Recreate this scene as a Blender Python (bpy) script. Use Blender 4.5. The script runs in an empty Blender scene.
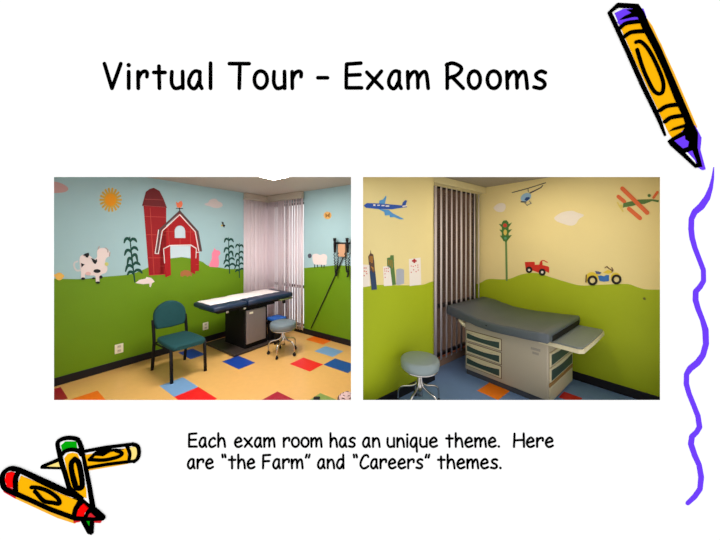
import bpy, bmesh, math, random
from mathutils import Matrix, Vector
random.seed(7)
F, CY, CX, EYE = 273.15, 241.65, 360.0, 1.7
C = bpy.context.scene.collection
I4 = Matrix.Identity(4)

# ------------------------------------------------------------------ materials
def lin(c):
    return tuple((v/255/12.92 if v/255 <= .04045 else ((v/255+.055)/1.055)**2.4) for v in c)
_m = {}
def mat(name, rgb, rough=.6, metal=0.0, k=1.0, noise=0.0, scale=8.0, spec=.3, bump=0.0, bscale=120.0):
    if name in _m: return _m[name]
    m = bpy.data.materials.new(name); m.use_nodes = True
    nt = m.node_tree; b = nt.nodes['Principled BSDF']
    c = [min(v*k, .97) for v in lin(rgb)]
    b.inputs['Base Color'].default_value = (*c, 1)
    b.inputs['Roughness'].default_value = rough
    b.inputs['Metallic'].default_value = metal
    b.inputs['Specular IOR Level'].default_value = spec
    if noise:
        tc = nt.nodes.new('ShaderNodeTexCoord'); n = nt.nodes.new('ShaderNodeTexNoise')
        n.inputs['Scale'].default_value = scale; n.inputs['Detail'].default_value = 4
        r = nt.nodes.new('ShaderNodeMapRange')
        r.inputs['To Min'].default_value = 1-noise; r.inputs['To Max'].default_value = 1+noise
        mx = nt.nodes.new('ShaderNodeVectorMath'); mx.operation = 'SCALE'
        mx.inputs[0].default_value = c
        nt.links.new(tc.outputs['Object'], n.inputs['Vector'])
        nt.links.new(n.outputs['Fac'], r.inputs['Value'])
        nt.links.new(r.outputs['Result'], mx.inputs['Scale'])
        nt.links.new(mx.outputs['Vector'], b.inputs['Base Color'])
    if bump:
        tc = nt.nodes.new('ShaderNodeTexCoord'); n = nt.nodes.new('ShaderNodeTexNoise')
        n.inputs['Scale'].default_value = bscale
        bp = nt.nodes.new('ShaderNodeBump'); bp.inputs['Strength'].default_value = bump
        bp.inputs['Distance'].default_value = .01
        nt.links.new(tc.outputs['Object'], n.inputs['Vector'])
        nt.links.new(n.outputs['Fac'], bp.inputs['Height'])
        nt.links.new(bp.outputs['Normal'], b.inputs['Normal'])
    _m[name] = m
    return m
def emis(name, rgb, s):
    m = bpy.data.materials.new(name); m.use_nodes = True
    b = m.node_tree.nodes['Principled BSDF']
    b.inputs['Emission Color'].default_value = (*lin(rgb), 1)
    b.inputs['Emission Strength'].default_value = s
    return m
def glassmat():
    m = bpy.data.materials.new('window_glass'); m.use_nodes = True
    nt = m.node_tree; nt.nodes.remove(nt.nodes['Principled BSDF'])
    o = nt.nodes['Material Output']; mx = nt.nodes.new('ShaderNodeMixShader'); mx.inputs[0].default_value = .06
    t = nt.nodes.new('ShaderNodeBsdfTransparent'); g = nt.nodes.new('ShaderNodeBsdfGlossy'); g.inputs['Roughness'].default_value = .02
    nt.links.new(t.outputs[0], mx.inputs[1]); nt.links.new(g.outputs[0], mx.inputs[2]); nt.links.new(mx.outputs[0], o.inputs['Surface'])
    return m
def brickmat():
    m = bpy.data.materials.new('red_brick'); m.use_nodes = True
    nt = m.node_tree; b = nt.nodes['Principled BSDF']; b.inputs['Roughness'].default_value = .8
    tc = nt.nodes.new('ShaderNodeTexCoord'); mp = nt.nodes.new('ShaderNodeMapping')
    mp.inputs['Rotation'].default_value = (math.radians(90), 0, math.radians(90))
    br = nt.nodes.new('ShaderNodeTexBrick')
    br.inputs['Color1'].default_value = (*lin((200, 112, 82)), 1); br.inputs['Color2'].default_value = (*lin((128, 62, 48)), 1)
    br.inputs['Mortar'].default_value = (*lin((165, 130, 108)), 1)
    br.inputs['Scale'].default_value = 6; br.inputs['Mortar Size'].default_value = .03
    nt.links.new(tc.outputs['Object'], mp.inputs['Vector']); nt.links.new(mp.outputs[0], br.inputs['Vector'])
    nt.links.new(br.outputs['Color'], b.inputs['Base Color'])
    return m

# ------------------------------------------------------------------ mesh helpers
def V(*a): return Vector(a)
def add_box(bm, x0, x1, y0, y1, z0, z1, mi=0, bev=0.0, seg=2):
    vs = [bm.verts.new((x, y, z)) for z in (z0, z1) for y in (y0, y1) for x in (x0, x1)]
    fs = [(0, 2, 3, 1), (4, 5, 7, 6), (0, 1, 5, 4), (2, 6, 7, 3), (0, 4, 6, 2), (1, 3, 7, 5)]
    out = []
    for f in fs:
        a = bm.faces.new([vs[i] for i in f]); a.material_index = mi; out.append(a)
    if bev:
        es = list({e for f in out for e in f.edges})
        bmesh.ops.bevel(bm, geom=es, offset=bev, segments=seg, affect='EDGES', profile=.5)
    return bm
def add_prism(bm, pts, n0, n1, mi=0):
    """pts (u,v) polygon extruded along n; axes are local x,y,z"""
    a = sum(pts[i][0]*pts[(i+1) % len(pts)][1]-pts[(i+1) % len(pts)][0]*pts[i][1] for i in range(len(pts)))
    if a < 0: pts = pts[::-1]
    lo = [bm.verts.new((p[0], p[1], n0)) for p in pts]; hi = [bm.verts.new((p[0], p[1], n1)) for p in pts]
    fs = [bm.faces.new(hi), bm.faces.new(lo[::-1])]
    n = len(pts)
    for i in range(n):
        f = bm.faces.new((lo[i], lo[(i+1) % n], hi[(i+1) % n], hi[i])); f.material_index = mi
    for f in fs: f.material_index = mi
    big = [f for f in fs if len(f.verts) > 4]
    for f in big: f.normal_update()
    if big: bmesh.ops.triangulate(bm, faces=big)
def add_tube(bm, pts, r, seg=10, mi=0, cap=True):
    pts = [Vector(p) for p in pts]; rings = []
    rr = r if isinstance(r, (list, tuple)) else [r]*len(pts)
    up = None
    for i, p in enumerate(pts):
        t = (pts[min(i+1, len(pts)-1)]-pts[max(i-1, 0)]).normalized()
        if up is None:
            up = t.cross(V(0, 0, 1)) if abs(t.z) < .9 else t.cross(V(1, 0, 0))
        up = (up - t*up.dot(t)).normalized(); w = t.cross(up)
        rings.append([bm.verts.new(p+(up*math.cos(a)+w*math.sin(a))*rr[i]) for a in [2*math.pi*k/seg for k in range(seg)]])
    for a, b in zip(rings, rings[1:]):
        for k in range(seg):
            f = bm.faces.new((a[k], a[(k+1) % seg], b[(k+1) % seg], b[k])); f.smooth = True; f.material_index = mi
    if cap:
        bm.faces.new(rings[0][::-1]).material_index = mi; bm.faces.new(rings[-1]).material_index = mi
def add_lathe(bm, prof, c=(0, 0), seg=32, mi=0):
    rings = []
    for r, z in prof:
        if r < 1e-5: rings.append([bm.verts.new((c[0], c[1], z))])
        else: rings.append([bm.verts.new((c[0]+r*math.cos(2*math.pi*k/seg), c[1]+r*math.sin(2*math.pi*k/seg), z)) for k in range(seg)])
    for a, b in zip(rings, rings[1:]):
        for k in range(seg):
            k2 = (k+1) % seg
            if len(a) == 1 and len(b) == 1: continue
            if len(a) == 1: vs = (a[0], b[k2], b[k])
            elif len(b) == 1: vs = (a[k], a[k2], b[0])
            else: vs = (a[k], a[k2], b[k2], b[k])
            f = bm.faces.new(vs); f.smooth = True; f.material_index = mi
def spline(pts, n=6):
    out = []
    P = [Vector(p) for p in pts]; P = [P[0]*2-P[1]]+P+[P[-1]*2-P[-2]]
    for i in range(1, len(P)-2):
        for k in range(n):
            t = k/n
            out.append(.5*((2*P[i])+(-P[i-1]+P[i+1])*t+(2*P[i-1]-5*P[i]+4*P[i+1]-P[i+2])*t*t+(-P[i-1]+3*P[i]-3*P[i+1]+P[i+2])*t**3))
    out.append(P[-2]); return out
def loft(bm, sections, mi=0):
    """sections: list of rings (same length) of 3D points"""
    R = [[bm.verts.new(p) for p in s] for s in sections]; n = len(R[0])
    for a, b in zip(R, R[1:]):
        for k in range(n):
            f = bm.faces.new((a[k], a[(k+1) % n], b[(k+1) % n], b[k])); f.smooth = True; f.material_index = mi
    bm.faces.new(R[0][::-1]).material_index = mi; bm.faces.new(R[-1]).material_index = mi
def rrect(w0, w1, z0, z1, r, n=4):
    out = []
    for cx, cz, a0 in ((w1-r, z1-r, 0), (w0+r, z1-r, 90), (w0+r, z0+r, 180), (w1-r, z0+r, 270)):
        for k in range(n+1):
            a = math.radians(a0+90*k/n); out.append((cx+r*math.cos(a), cz+r*math.sin(a)))
    return out
def obj(name, bm, mats, parent=None, M=None, kind=None):
    bmesh.ops.recalc_face_normals(bm, faces=bm.faces)
    me = bpy.data.meshes.new(name); bm.to_mesh(me); bm.free()
    for m in (mats if isinstance(mats, (list, tuple)) else [mats]): me.materials.append(m)
    o = bpy.data.objects.new(name, me); C.objects.link(o)
    if parent: o.parent = parent
    if M is not None: o.matrix_local = M
    if kind: o['kind'] = kind
    return o
def tag(o, label, cat, group=None):
    o['label'] = label; o['category'] = cat
    if group: o['group'] = group
    return o
def empty(name, M, label, cat, group=None):
    o = bpy.data.objects.new(name, None); C.objects.link(o); o.matrix_world = M
    o.empty_display_size = .1
    return tag(o, label, cat, group)
def BM(): return bmesh.new()

# ------------------------------------------------------------------ rooms and planes
class Room:
    def __init__(s, th, X, Y):
        s.th, s.X, s.Y, s.c, s.s = th, X, Y, math.cos(th), math.sin(th)
        s.M = Matrix.Translation((X, Y, 0)) @ Matrix.Rotation(-th, 4, 'Z')
    def loc(s, X, Y):
        dx, dy = X-s.X, Y-s.Y; return (dx*s.c-dy*s.s, dx*s.s+dy*s.c)
    def fl(s, px, py, z=0):
        Y = (EYE-z)*F/(py-CY); return s.loc((px-CX)/F*Y, Y)
    def wall(s, px, py, ax, v):
        o = s.loc(0, 0); e = s.loc((px-CX)/F, 1); d = (e[0]-o[0], e[1]-o[1])
        t = (v-o[ax])/d[ax]
        return (o[1-ax]+t*d[1-ax], EYE-t*(py-CY)/F)
    def at(s, x, y, z=0, rz=0):
        return s.M @ Matrix.Translation((x, y, z)) @ Matrix.Rotation(rz, 4, 'Z')
RA = Room(.6075, -1.8879, 5.6533); HA = 2.6276
RB = Room(.9043, 1.994, 4.2124); HB = 2.5445
BY = 2.55; S = BY/F
def frame(U, Vv, N, O):
    return Matrix(((U[0], Vv[0], N[0], O[0]), (U[1], Vv[1], N[1], O[1]), (U[2], Vv[2], N[2], O[2]), (0, 0, 0, 1)))
class Plane:   # a wall as a drawing surface: (u, v) along and up, n out of it
    def __init__(s, M, proj): s.M, s.proj = M, proj
PAL = Plane(RA.M @ frame((0, 1, 0), (0, 0, 1), (1, 0, 0), (0, 0, 0)), lambda x, y: RA.wall(x, y, 0, 0))
PAR = Plane(RA.M @ frame((1, 0, 0), (0, 0, 1), (0, -1, 0), (0, 0, 0)), lambda x, y: RA.wall(x, y, 1, 0))
PBL = Plane(RB.M @ frame((0, 1, 0), (0, 0, 1), (1, 0, 0), (0, 0, 0)), lambda x, y: RB.wall(x, y, 0, 0))
PBR = Plane(RB.M @ frame((1, 0, 0), (0, 0, 1), (0, -1, 0), (0, 0, 0)), lambda x, y: RB.wall(x, y, 1, 0))
PS = Plane(frame((1, 0, 0), (0, 0, 1), (0, -1, 0), (0, BY, 0)), lambda x, y: ((x-CX)*S, EYE-(y-CY)*S))

# flat shapes, written in the drawing's own 2D units
def sm(pts, n=5, closed=False):
    if closed:
        q = [pts[-1]]+list(pts)+[pts[0], pts[1]]
        r = spline([(a, b, 0) for a, b in q], n)[n:-n]
        return [(p.x, p.y) for p in r[:-1]]
    return [(p.x, p.y) for p in spline([(a, b, 0) for a, b in pts], n)]
def poly(*pts): return [list(pts)]
def disc(x, y, r, ry=None, n=18, a=0):
    ry = ry or r; ca, sa = math.cos(a), math.sin(a)
    return [[(x+r*math.cos(t)*ca-ry*math.sin(t)*sa, y+r*math.cos(t)*sa+ry*math.sin(t)*ca) for t in [2*math.pi*k/n for k in range(n)]]]
def rect(x0, y0, x1, y1): return [[(x0, y0), (x1, y0), (x1, y1), (x0, y1)]]
def stroke(pts, w, closed=False, n=12):
    out = []; ws = w if isinstance(w, (list, tuple)) else [w]*len(pts)
    pts = list(pts)
    if closed: pts = pts+[pts[0]]; ws = list(ws)+[ws[0]]
    for i in range(len(pts)-1):
        (x0, y0), (x1, y1) = pts[i], pts[i+1]
        L = math.hypot(x1-x0, y1-y0)
        if L < 1e-6: continue
        nx, ny = -(y1-y0)/L, (x1-x0)/L; a, b = ws[i]/2, ws[i+1]/2
        out.append([(x0+nx*a, y0+ny*a), (x1+nx*b, y1+ny*b), (x1-nx*b, y1-ny*b), (x0-nx*a, y0-ny*a)])
    for p, a in zip(pts, ws): out += disc(p[0], p[1], a/2, n=n)
    return out
def ring(x, y, r, w, n=20): return stroke([(x+r*math.cos(2*math.pi*k/n), y+r*math.sin(2*math.pi*k/n)) for k in range(n)], w, True, 6)
def figure(name, label, cat, plane, layers, group=None, th=.0015, base=.0006):
    """layers: (part, material, shapes); a part name starting with * has its shapes given as several separate pieces"""
    L2 = []
    for k, (pn, m, sh) in enumerate(layers):
        if pn[0] == '*': L2 += [(pn[1:], m, g, k) for g in sh]
        else: L2.append((pn, m, sh, k))
    allp = [plane.proj(*p) for _, _, sh, _ in L2 for q in sh for p in q]
    u0 = (min(p[0] for p in allp)+max(p[0] for p in allp))/2; v0 = min(p[1] for p in allp)
    M = plane.M @ Matrix.Translation((u0, v0, 0))
    one = len(L2) == 1
    root = None if one else empty(name, M, label, cat, group)
    for pn, m, sh, k in L2:
        bm = BM()
        for j, q in enumerate(sh):
            pts = [(a-u0, b-v0) for a, b in (plane.proj(*p) for p in q)]
            e = (j % 13)*6e-5
            add_prism(bm, pts, base+e*.2, base+th*(k+1)+e)
        if one: o = obj(name, bm, m, M=M); tag(o, label, cat, group)
        else: obj(pn, bm, m, root)

# ------------------------------------------------------------------ the white slide wall with its two openings
WHITE = mat('slide_white', (253, 253, 253), rough=.9, spec=0.0, k=1)
INK = mat('black_ink', (0, 0, 0), rough=.9, spec=0.0)
X0, X1, Z0, Z1 = -5.4, 4.6, -1.5, 4.4
def pz(y): return EYE-(y-CY)*S
def pxx(x): return (x-CX)*S
openings = [(pxx(54), pxx(351), pz(400), pz(177)), (pxx(363), pxx(660), pz(400), pz(177))]
bm = BM()
TB = .03
xs = [X0]+[v for o in openings for v in o[:2]]+[X1]
zb, zt = openings[0][2:]
d = TB*1.25
def quad(a, b, c, e): bm.faces.new([bm.verts.new(p) for p in (a, b, c, e)])
for (y, ex) in ((BY, 0), (BY+TB, 1)):
    e0 = ex*d
    m_ = (xs[3]-xs[2])/2*.85*ex
    xx = [X0, xs[1]-e0, xs[2]+m_, xs[3]-m_, xs[4]+e0, X1]
    zz0, zz1 = zb-e0, zt+e0
    quad((X0, y, Z0), (X1, y, Z0), (X1, y, zz0), (X0, y, zz0))
    quad((X0, y, zz1), (X1, y, zz1), (X1, y, Z1), (X0, y, Z1))
    for a, b in ((0, 1), (2, 3), (4, 5)): quad((xx[a], y, zz0), (xx[b], y, zz0), (xx[b], y, zz1), (xx[a], y, zz1))
    if ex:
        bx = xx; bz0, bz1 = zz0, zz1
for a, b in ((1, 2), (3, 4)):
    f = [(xs[a], BY, zb), (xs[b], BY, zb), (xs[b], BY, zt), (xs[a], BY, zt)]
    g = [(bx[a], BY+TB, bz0), (bx[b], BY+TB, bz0), (bx[b], BY+TB, bz1), (bx[a], BY+TB, bz1)]
    for i in range(4): quad(f[i], f[(i+1) % 4], g[(i+1) % 4], g[i])
for f in (((X0, Z0), (X1, Z0)), ((X1, Z0), (X1, Z1)), ((X1, Z1), (X0, Z1)), ((X0, Z1), (X0, Z0))):
    quad((f[0][0], BY, f[0][1]), (f[1][0], BY, f[1][1]), (f[1][0], BY+TB, f[1][1]), (f[0][0], BY+TB, f[0][1]))
bmesh.ops.remove_doubles(bm, verts=bm.verts, dist=1e-5)
o = obj('wall_front', bm, WHITE, kind='structure')

# ------------------------------------------------------------------ lettering (round hand-drawn strokes)
EL = [(.5+.5*math.cos(math.radians(a)), .345+.345*math.sin(math.radians(a))) for a in range(90, 451, 30)]
BOWL = [(.86, .62), (.6, .69), (.3, .62), (.04, .36), (.04, .15), (.28, .0), (.55, .03), (.84, .32)]
G = {  # width, strokes ('s' = smooth)
 'V': (.66, [('l', [(0, .98), (.46, 0), (1, .98)])]),
 'i': (.06, [('l', [(.5, .66), (.5, 0)]), ('d', [(.55, .92)])]),
 'r': (.38, [('l', [(.04, .66), (.06, 0)]), ('s', [(.08, .4), (.35, .6), (.75, .68), (1, .62), (.98, .46)])]),
 't': (.42, [('l', [(.46, .88), (.5, 0)]), ('l', [(0, .63), (1, .63)])]),
 'u': (.42, [('s', [(.03, .66), (0, .25), (.2, .03), (.5, 0), (.92, .08)]), ('l', [(.94, .67), (.96, 0)])]),
 'a': (.43, [('s', BOWL), ('l', [(.84, .66), (.84, .16), (1, 0)])]),
 'l': (.04, [('l', [(.5, 1.0), (.5, 0)])]),
 'T': (.74, [('l', [(0, .98), (1, .98)]), ('l', [(.53, .98), (.5, 0)])]),
 'o': (.46, [('s', EL)]),
 '-': (.4, [('l', [(0, .42), (1, .42)])]),
 'E': (.5, [('l', [(.95, 1.0), (.05, .96), (.03, .5), (.03, .02), (1, .02)]), ('l', [(.05, .52), (.9, .54)])]),
 'F': (.48, [('l', [(.98, 1.0), (.08, .97), (.05, 0)]), ('l', [(.05, .52), (.85, .54)])]),
 'x': (.5, [('l', [(0, .64), (1, 0)]), ('l', [(.95, .68), (.05, .0)])]),
 'm': (.68, [('l', [(0, .66), (.03, 0)]), ('s', [(.03, .36), (.2, .6), (.38, .66), (.48, .5), (.5, .02)]), ('s', [(.5, .36), (.68, .6), (.84, .66), (.93, .5), (1, 0)])]),
 'n': (.42, [('l', [(.03, .66), (.05, 0)]), ('s', [(.05, .36), (.4, .62), (.72, .62), (.9, .4), (1, 0)])]),
 'h': (.44, [('l', [(.03, 1.02), (.04, 0)]), ('s', [(.05, .36), (.4, .64), (.74, .62), (.9, .4), (1, 0)])]),
 'R': (.58, [('l', [(.05, .96), (.05, 0)]), ('s', [(0, .93), (.35, 1.0), (.8, .88), (.88, .72), (.6, .52), (.1, .4)]), ('l', [(.32, .46), (1, 0)])]),
 's': (.4, [('s', [(.98, .62), (.6, .68), (.18, .56), (.3, .4), (.75, .3), (.94, .14), (.6, 0), (0, .05)])]),
 'c': (.4, [('s', [(.95, .58), (.7, .68), (.2, .5), (.02, .22), (.3, 0), (.65, .01), (1, .12)])]),
 'e': (.45, [('s', [(.05, .31), (.55, .37), (.92, .44), (.8, .62), (.5, .69), (.12, .5), (.02, .25), (.25, .03), (.6, 0), (1, .1)])]),
 'q': (.42, [('s', BOWL), ('l', [(.84, .67), (.93, -.36)])]),
 'd': (.44, [('s', BOWL), ('l', [(.9, 1.02), (.94, 0)])]),
 'H': (.62, [('l', [(.06, .98), (0, 0)]), ('l', [(.97, 1.0), (1, 0)]), ('l', [(.03, .48), (.97, .52)])]),
 'C': (.52, [('s', [(1, .84), (.85, .98), (.45, .92), (.08, .5), (.05, .2), (.35, 0), (.7, .03), (1, .16)])]),
 '<': (.28, [('l', [(.1, 1.02), (.2, .82)]), ('l', [(.7, 1.02), (.85, .82)])]),
 '>': (.28, [('l', [(.3, 1.02), (.1, .8)]), ('l', [(.95, 1.02), (.75, .8)])]),
 '.': (.04, [('d', [(.5, .03)])]),
}
def glyph(ch, x0, x1, base, cap, w):
    out = []
    for kind, pts in G[ch][1]:
        P = [(x0+(x1-x0)*a, base-b*cap) for a, b in pts]
        if kind == 'd': out += disc(P[0][0], P[0][1], w*.58)
        else: out += stroke(sm(P, 4) if kind == 's' else P, w, n=10)
    return out
def word(t, x0, x1, base, cap, w, gap=.17):
    tot = sum(G[c][0] for c in t)+gap*(len(t)-1); k = (x1-x0)/tot
    if len(t) == 1: return glyph(t, x0, x1, base, cap, w)
    out = []; x = x0
    for c in t:
        out += glyph(c, x, x+G[c][0]*k, base, cap, w); x += (G[c][0]+gap)*k
    return out
t = []
h_ = 1.8
for ch, a, b in [('V', 102.7, 122.7), ('i', 127, 130.6), ('r', 136, 149), ('t', 152, 167), ('u', 169.8, 185.2), ('a', 187, 203.7), ('l', 208.8, 212.3),
                 ('T', 227.6, 251), ('o', 252.6, 269), ('u', 272, 287), ('r', 290, 303), ('-', 316, 329.4),
                 ('E', 344, 363.5), ('x', 365, 384), ('a', 386.8, 403), ('m', 405.8, 430), ('R', 444.6, 465), ('o', 466.6, 482), ('o', 485.5, 502), ('m', 505, 529), ('s', 532, 547.4)]:
    t += glyph(ch, a+h_, max(b-h_, a+h_+.01), 88.4, 25.2, 3.75)
figure('title_lettering', 'large black handwritten-style title across the top reading Virtual Tour – Exam Rooms', 'lettering', PS, [('text', INK, t)])
t = []
for wd, a, b in [('Each', 188, 226), ('exam', 234, 275.5), ('room', 282.6, 322.5), ('has', 329.4, 356), ('an', 362, 380.5), ('unique', 386.6, 438), ('theme.', 445.2, 500), ('Here', 513, 553.8)]:
    t += word(wd, a+.9, b-.9, 446.8, 13.4, 2.15)
figure('caption_lettering', 'small black caption line beginning Each exam room has an unique theme', 'lettering', PS, [('text', INK, t)], group='caption under the pictures')
t = []
for wd, a, b in [('are', 187, 214), ('<the', 221, 255.5), ('Farm>', 261.8, 310.8), ('and', 317, 344.8), ('<Careers>', 352.4, 430.4), ('themes.', 437, 501.6)]:
    t += word(wd, a+.9, b-.9, 468.2, 13.4, 2.15)
figure('caption_lettering', 'small black caption line below the first, naming the Farm and Careers themes', 'lettering', PS, [('text', INK, t)], group='caption under the pictures')

# ------------------------------------------------------------------ crayons and squiggle
ORG = mat('crayon_orange', (255, 181, 8), .9, spec=0); PUR = mat('crayon_purple', (110, 62, 245), .9, spec=0)
RED = mat('crayon_red', (252, 8, 8), .9, spec=0); DRED = mat('crayon_dark_red', (215, 35, 45), .9, spec=0)
GRN = mat('crayon_green', (4, 165, 10), .9, spec=0); YEL = mat('crayon_pale_yellow', (253, 226, 130), .9, spec=0)
GOLD = mat('crayon_shade', (245, 180, 50), .9, spec=0); PINKISH = mat('crayon_band', (220, 170, 130), .9, spec=0)
figure('crayon', 'large orange crayon with purple tip pointing down to the squiggle', 'crayon', PS, [
 ('wrapper', ORG, poly((619.2, 25.5), (638, 19), (646, 17.8), (661, 44), (673, 72), (696.8, 127.5), (690, 133), (672, 138), (669, 134), (654.6, 103), (635, 61), (622, 31))),
 ('wrapper_edge', GOLD, poly((645.8, 17.6), (652, 26), (673.4, 72), (697, 127.4), (692, 128), (643, 22))),
 ('crayon_end', PUR, poly((614.5, 13.3), (623, 9.2), (641, 8.7), (643, 9), (646, 17.5), (639, 20.5), (628, 23), (619.5, 24.8)) + poly((617, 22), (628, 20), (639, 17), (640, 20), (628, 22.6), (619.5, 25))),
 ('crayon_tip', PUR, poly((672, 141), (683, 130), (694, 125.5), (695.8, 128.4), (700.8, 138), (699.6, 149.8), (705, 169.6), (702, 170.2), (696, 166), (684, 154), (674, 144))),
 ('outline', INK,
  stroke([(609.6, 12.4), (617.6, 5.6), (636, 6.6)], [3, 4.6, 4.4]) + poly((630.5, 6), (637.6, 4.4), (643.4, 13), (648.8, 26), (660, 48), (669.4, 70), (682, 99.2), (693.7, 126.5), (697, 133), (687, 136), (682, 131), (685.6, 126.5), (683, 118), (674, 99), (662.8, 70), (652.5, 48), (642.8, 30.5), (639, 21.4), (632, 9))
  + poly((667.3, 141.2), (672.5, 137.2), (683, 131), (687, 125), (694, 126.5), (697, 134), (696.5, 148), (701.4, 167), (695, 168), (683, 157), (670, 145.4))
  + stroke([(609.2, 13), (613.5, 22), (627, 51), (642, 85), (658, 118), (664.6, 135.5)], [3.6, 3.8, 4.2, 4.2, 3.8, 1.6])
  + poly((618.8, 20.3), (624, 16.5), (631, 13.3), (626, 10.2), (641, 9), (644, 17), (632, 17.6), (622, 20)) + stroke(sm([(619.8, 28), (626, 23.6), (640, 21.6)]), 3.8)
  + stroke(sm([(623.8, 37), (631, 32.6), (645, 31.4)]), 3.8) + stroke(sm([(659.5, 110.5), (667, 106.2), (682, 104.4)]), 4) + stroke(sm([(664.6, 121.8), (671, 117.6), (686, 115.4)]), 4)
  + poly((668.5, 131.6), (673, 128), (686, 123.6), (687, 127), (677, 129.6))
  + stroke(sm([(635.5, 42.5), (640.5, 42.2), (648, 50), (656.5, 66), (662.5, 82), (662, 92), (658, 94), (652.5, 90), (645, 75), (640.5, 63), (636.6, 50)]), 3.4)),
 ('*tip_facet', PUR, [poly((673.2, 141), (679, 138.2), (683.6, 136), (684, 139.7), (687.7, 142), (686.7, 147), (681.9, 148.7), (677, 144.6)), poly((686.6, 152.6), (691, 150.8), (696, 163.6))]),
 ('tip_gleam', WHITE, poly((684.4, 153.2), (686, 152.6), (693.6, 161), (694.6, 164))),
])
sq = [(713.6, 167.5, .8), (712.6, 178, 2.6), (710.6, 188, 4.2), (707, 198, 6.2), (701, 206.5, 7), (694.5, 212, 6), (691.3, 219, 5.4), (691, 229, 5.6), (692, 238, 5.4), (694.8, 248, 5), (699, 259, 4.8), (703.2, 270, 4.8), (703.4, 281, 4.8), (699.5, 287.3, 5.4), (695.6, 291.5, 5.6), (695.4, 300, 5.8), (698, 309, 5.4), (702.4, 320, 5), (705.3, 330, 6.2), (705.8, 344, 5.8), (702.8, 355, 5.8), (697.5, 362.5, 6.4), (690, 368.5, 6.2), (686.4, 374, 5), (686.2, 384, 5.2), (689, 394, 5), (693.5, 405, 5), (697.8, 416, 5.2), (699.4, 427, 5.4), (696.5, 432, 5.2), (691.8, 436.5, 5.6), (690.8, 444, 5.8), (694.5, 455, 5.6), (699, 465, 5.2), (701, 477, 5.6), (699.8, 489, 5.2), (694.5, 496.5, 5.2), (687.6, 503, 4.4)]
figure('purple_squiggle', 'long wavy purple crayon line running down the right edge', 'drawn line', PS, [('line', PUR, stroke([q[:2] for q in sq], [q[2] for q in sq]))])
figure('crayon', 'pale yellow-ended orange crayon lying behind the green one', 'crayon', PS, [
 ('wrapper_edge', GOLD, stroke([(88, 469.8), (112, 465.8), (128, 463)], 1.5)),
 ('wrapper', ORG, poly((84, 455), (127, 448), (128.5, 460), (86, 467))),
 ('crayon_end', YEL, poly((130, 447.5), (136.5, 446), (138, 452), (136, 458.5), (130.5, 460.5))),
 ('crayon_tip', YEL, poly((45, 467), (50, 463.6), (60, 460.6), (64, 467))),
 ('outline', INK, stroke([(43, 466), (60, 459)], [3, 3.6]) + stroke([(42.4, 467), (64, 467.6)], 2.4) + stroke([(84, 451.2), (105, 447.2), (133, 443.8)], 3)
  + stroke(sm([(133, 443.8), (138, 446), (139.4, 452), (138, 458), (134.6, 461)]), 3.4) + stroke([(86, 467.6), (108, 463.8), (134, 460.6)], 3) + stroke(sm([(127.6, 446), (130.4, 453), (129.2, 461)]), 3.2)
  + stroke(sm([(90, 459.4), (96, 453), (104, 449.6)]), 3) + poly((94, 455), (98, 450.8), (108, 448.6), (124.5, 449), (111, 451.5), (104, 455.6)) + stroke(sm([(90, 459), (104, 459.6), (118, 456.6), (122.6, 452.8), (116, 450)]), 3.3)),
])
figure('crayon', 'green-capped crayon standing upright, crossed by the red one at its tip', 'crayon', PS, [
 ('paper_gap', WHITE, poly((57, 444), (68, 437), (81, 439), (86, 465), (92, 512), (80, 512), (68, 487), (60, 455))),
 ('wrapper', ORG, poly((64.6, 458), (67.9, 453.6), (73, 452.4), (77.8, 453.4), (79.6, 458), (83, 478), (86.6, 489), (86.8, 498), (74, 492.5), (69, 477))),
 ('crayon_end', GRN, poly((61.4, 445), (65.6, 441.2), (76.6, 441.2), (77.6, 448.6), (70, 449), (63.6, 453.6))),
 ('crayon_tip', GRN, poly((84, 516), (93, 516), (92, 530), (89, 530))),
 ('outline', INK, stroke(sm([(59.5, 452), (58.2, 442.6), (63, 438.6), (71, 437.6), (78.5, 439.6), (81.6, 447)]), 3.9) + stroke([(59.5, 450), (62, 462), (66, 474), (69.6, 487), (77, 493.5), (83, 497.5)], [4.4, 4.6, 4.6, 4.4, 3.8, 2.4])
  + stroke([(82, 446), (85.6, 464), (89.5, 484), (93, 505), (93.4, 516)], [3.4, 3.6, 4, 4.6, 6.5]) + stroke(sm([(61.4, 455), (66, 450.6), (73, 449), (79.4, 450.6), (82, 454)]), 3.9)
  + stroke(sm([(75.4, 458.6), (72, 463), (72.6, 472), (76.4, 486), (82, 487), (82.6, 480), (79.4, 463), (75.4, 458.6)]), 4.9)
  + stroke([(74, 472), (78, 486)], 2) + stroke([(83, 518), (90, 531)], [5, 5]) + stroke([(91.8, 532), (93, 512)], [4, 4])),
])
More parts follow.
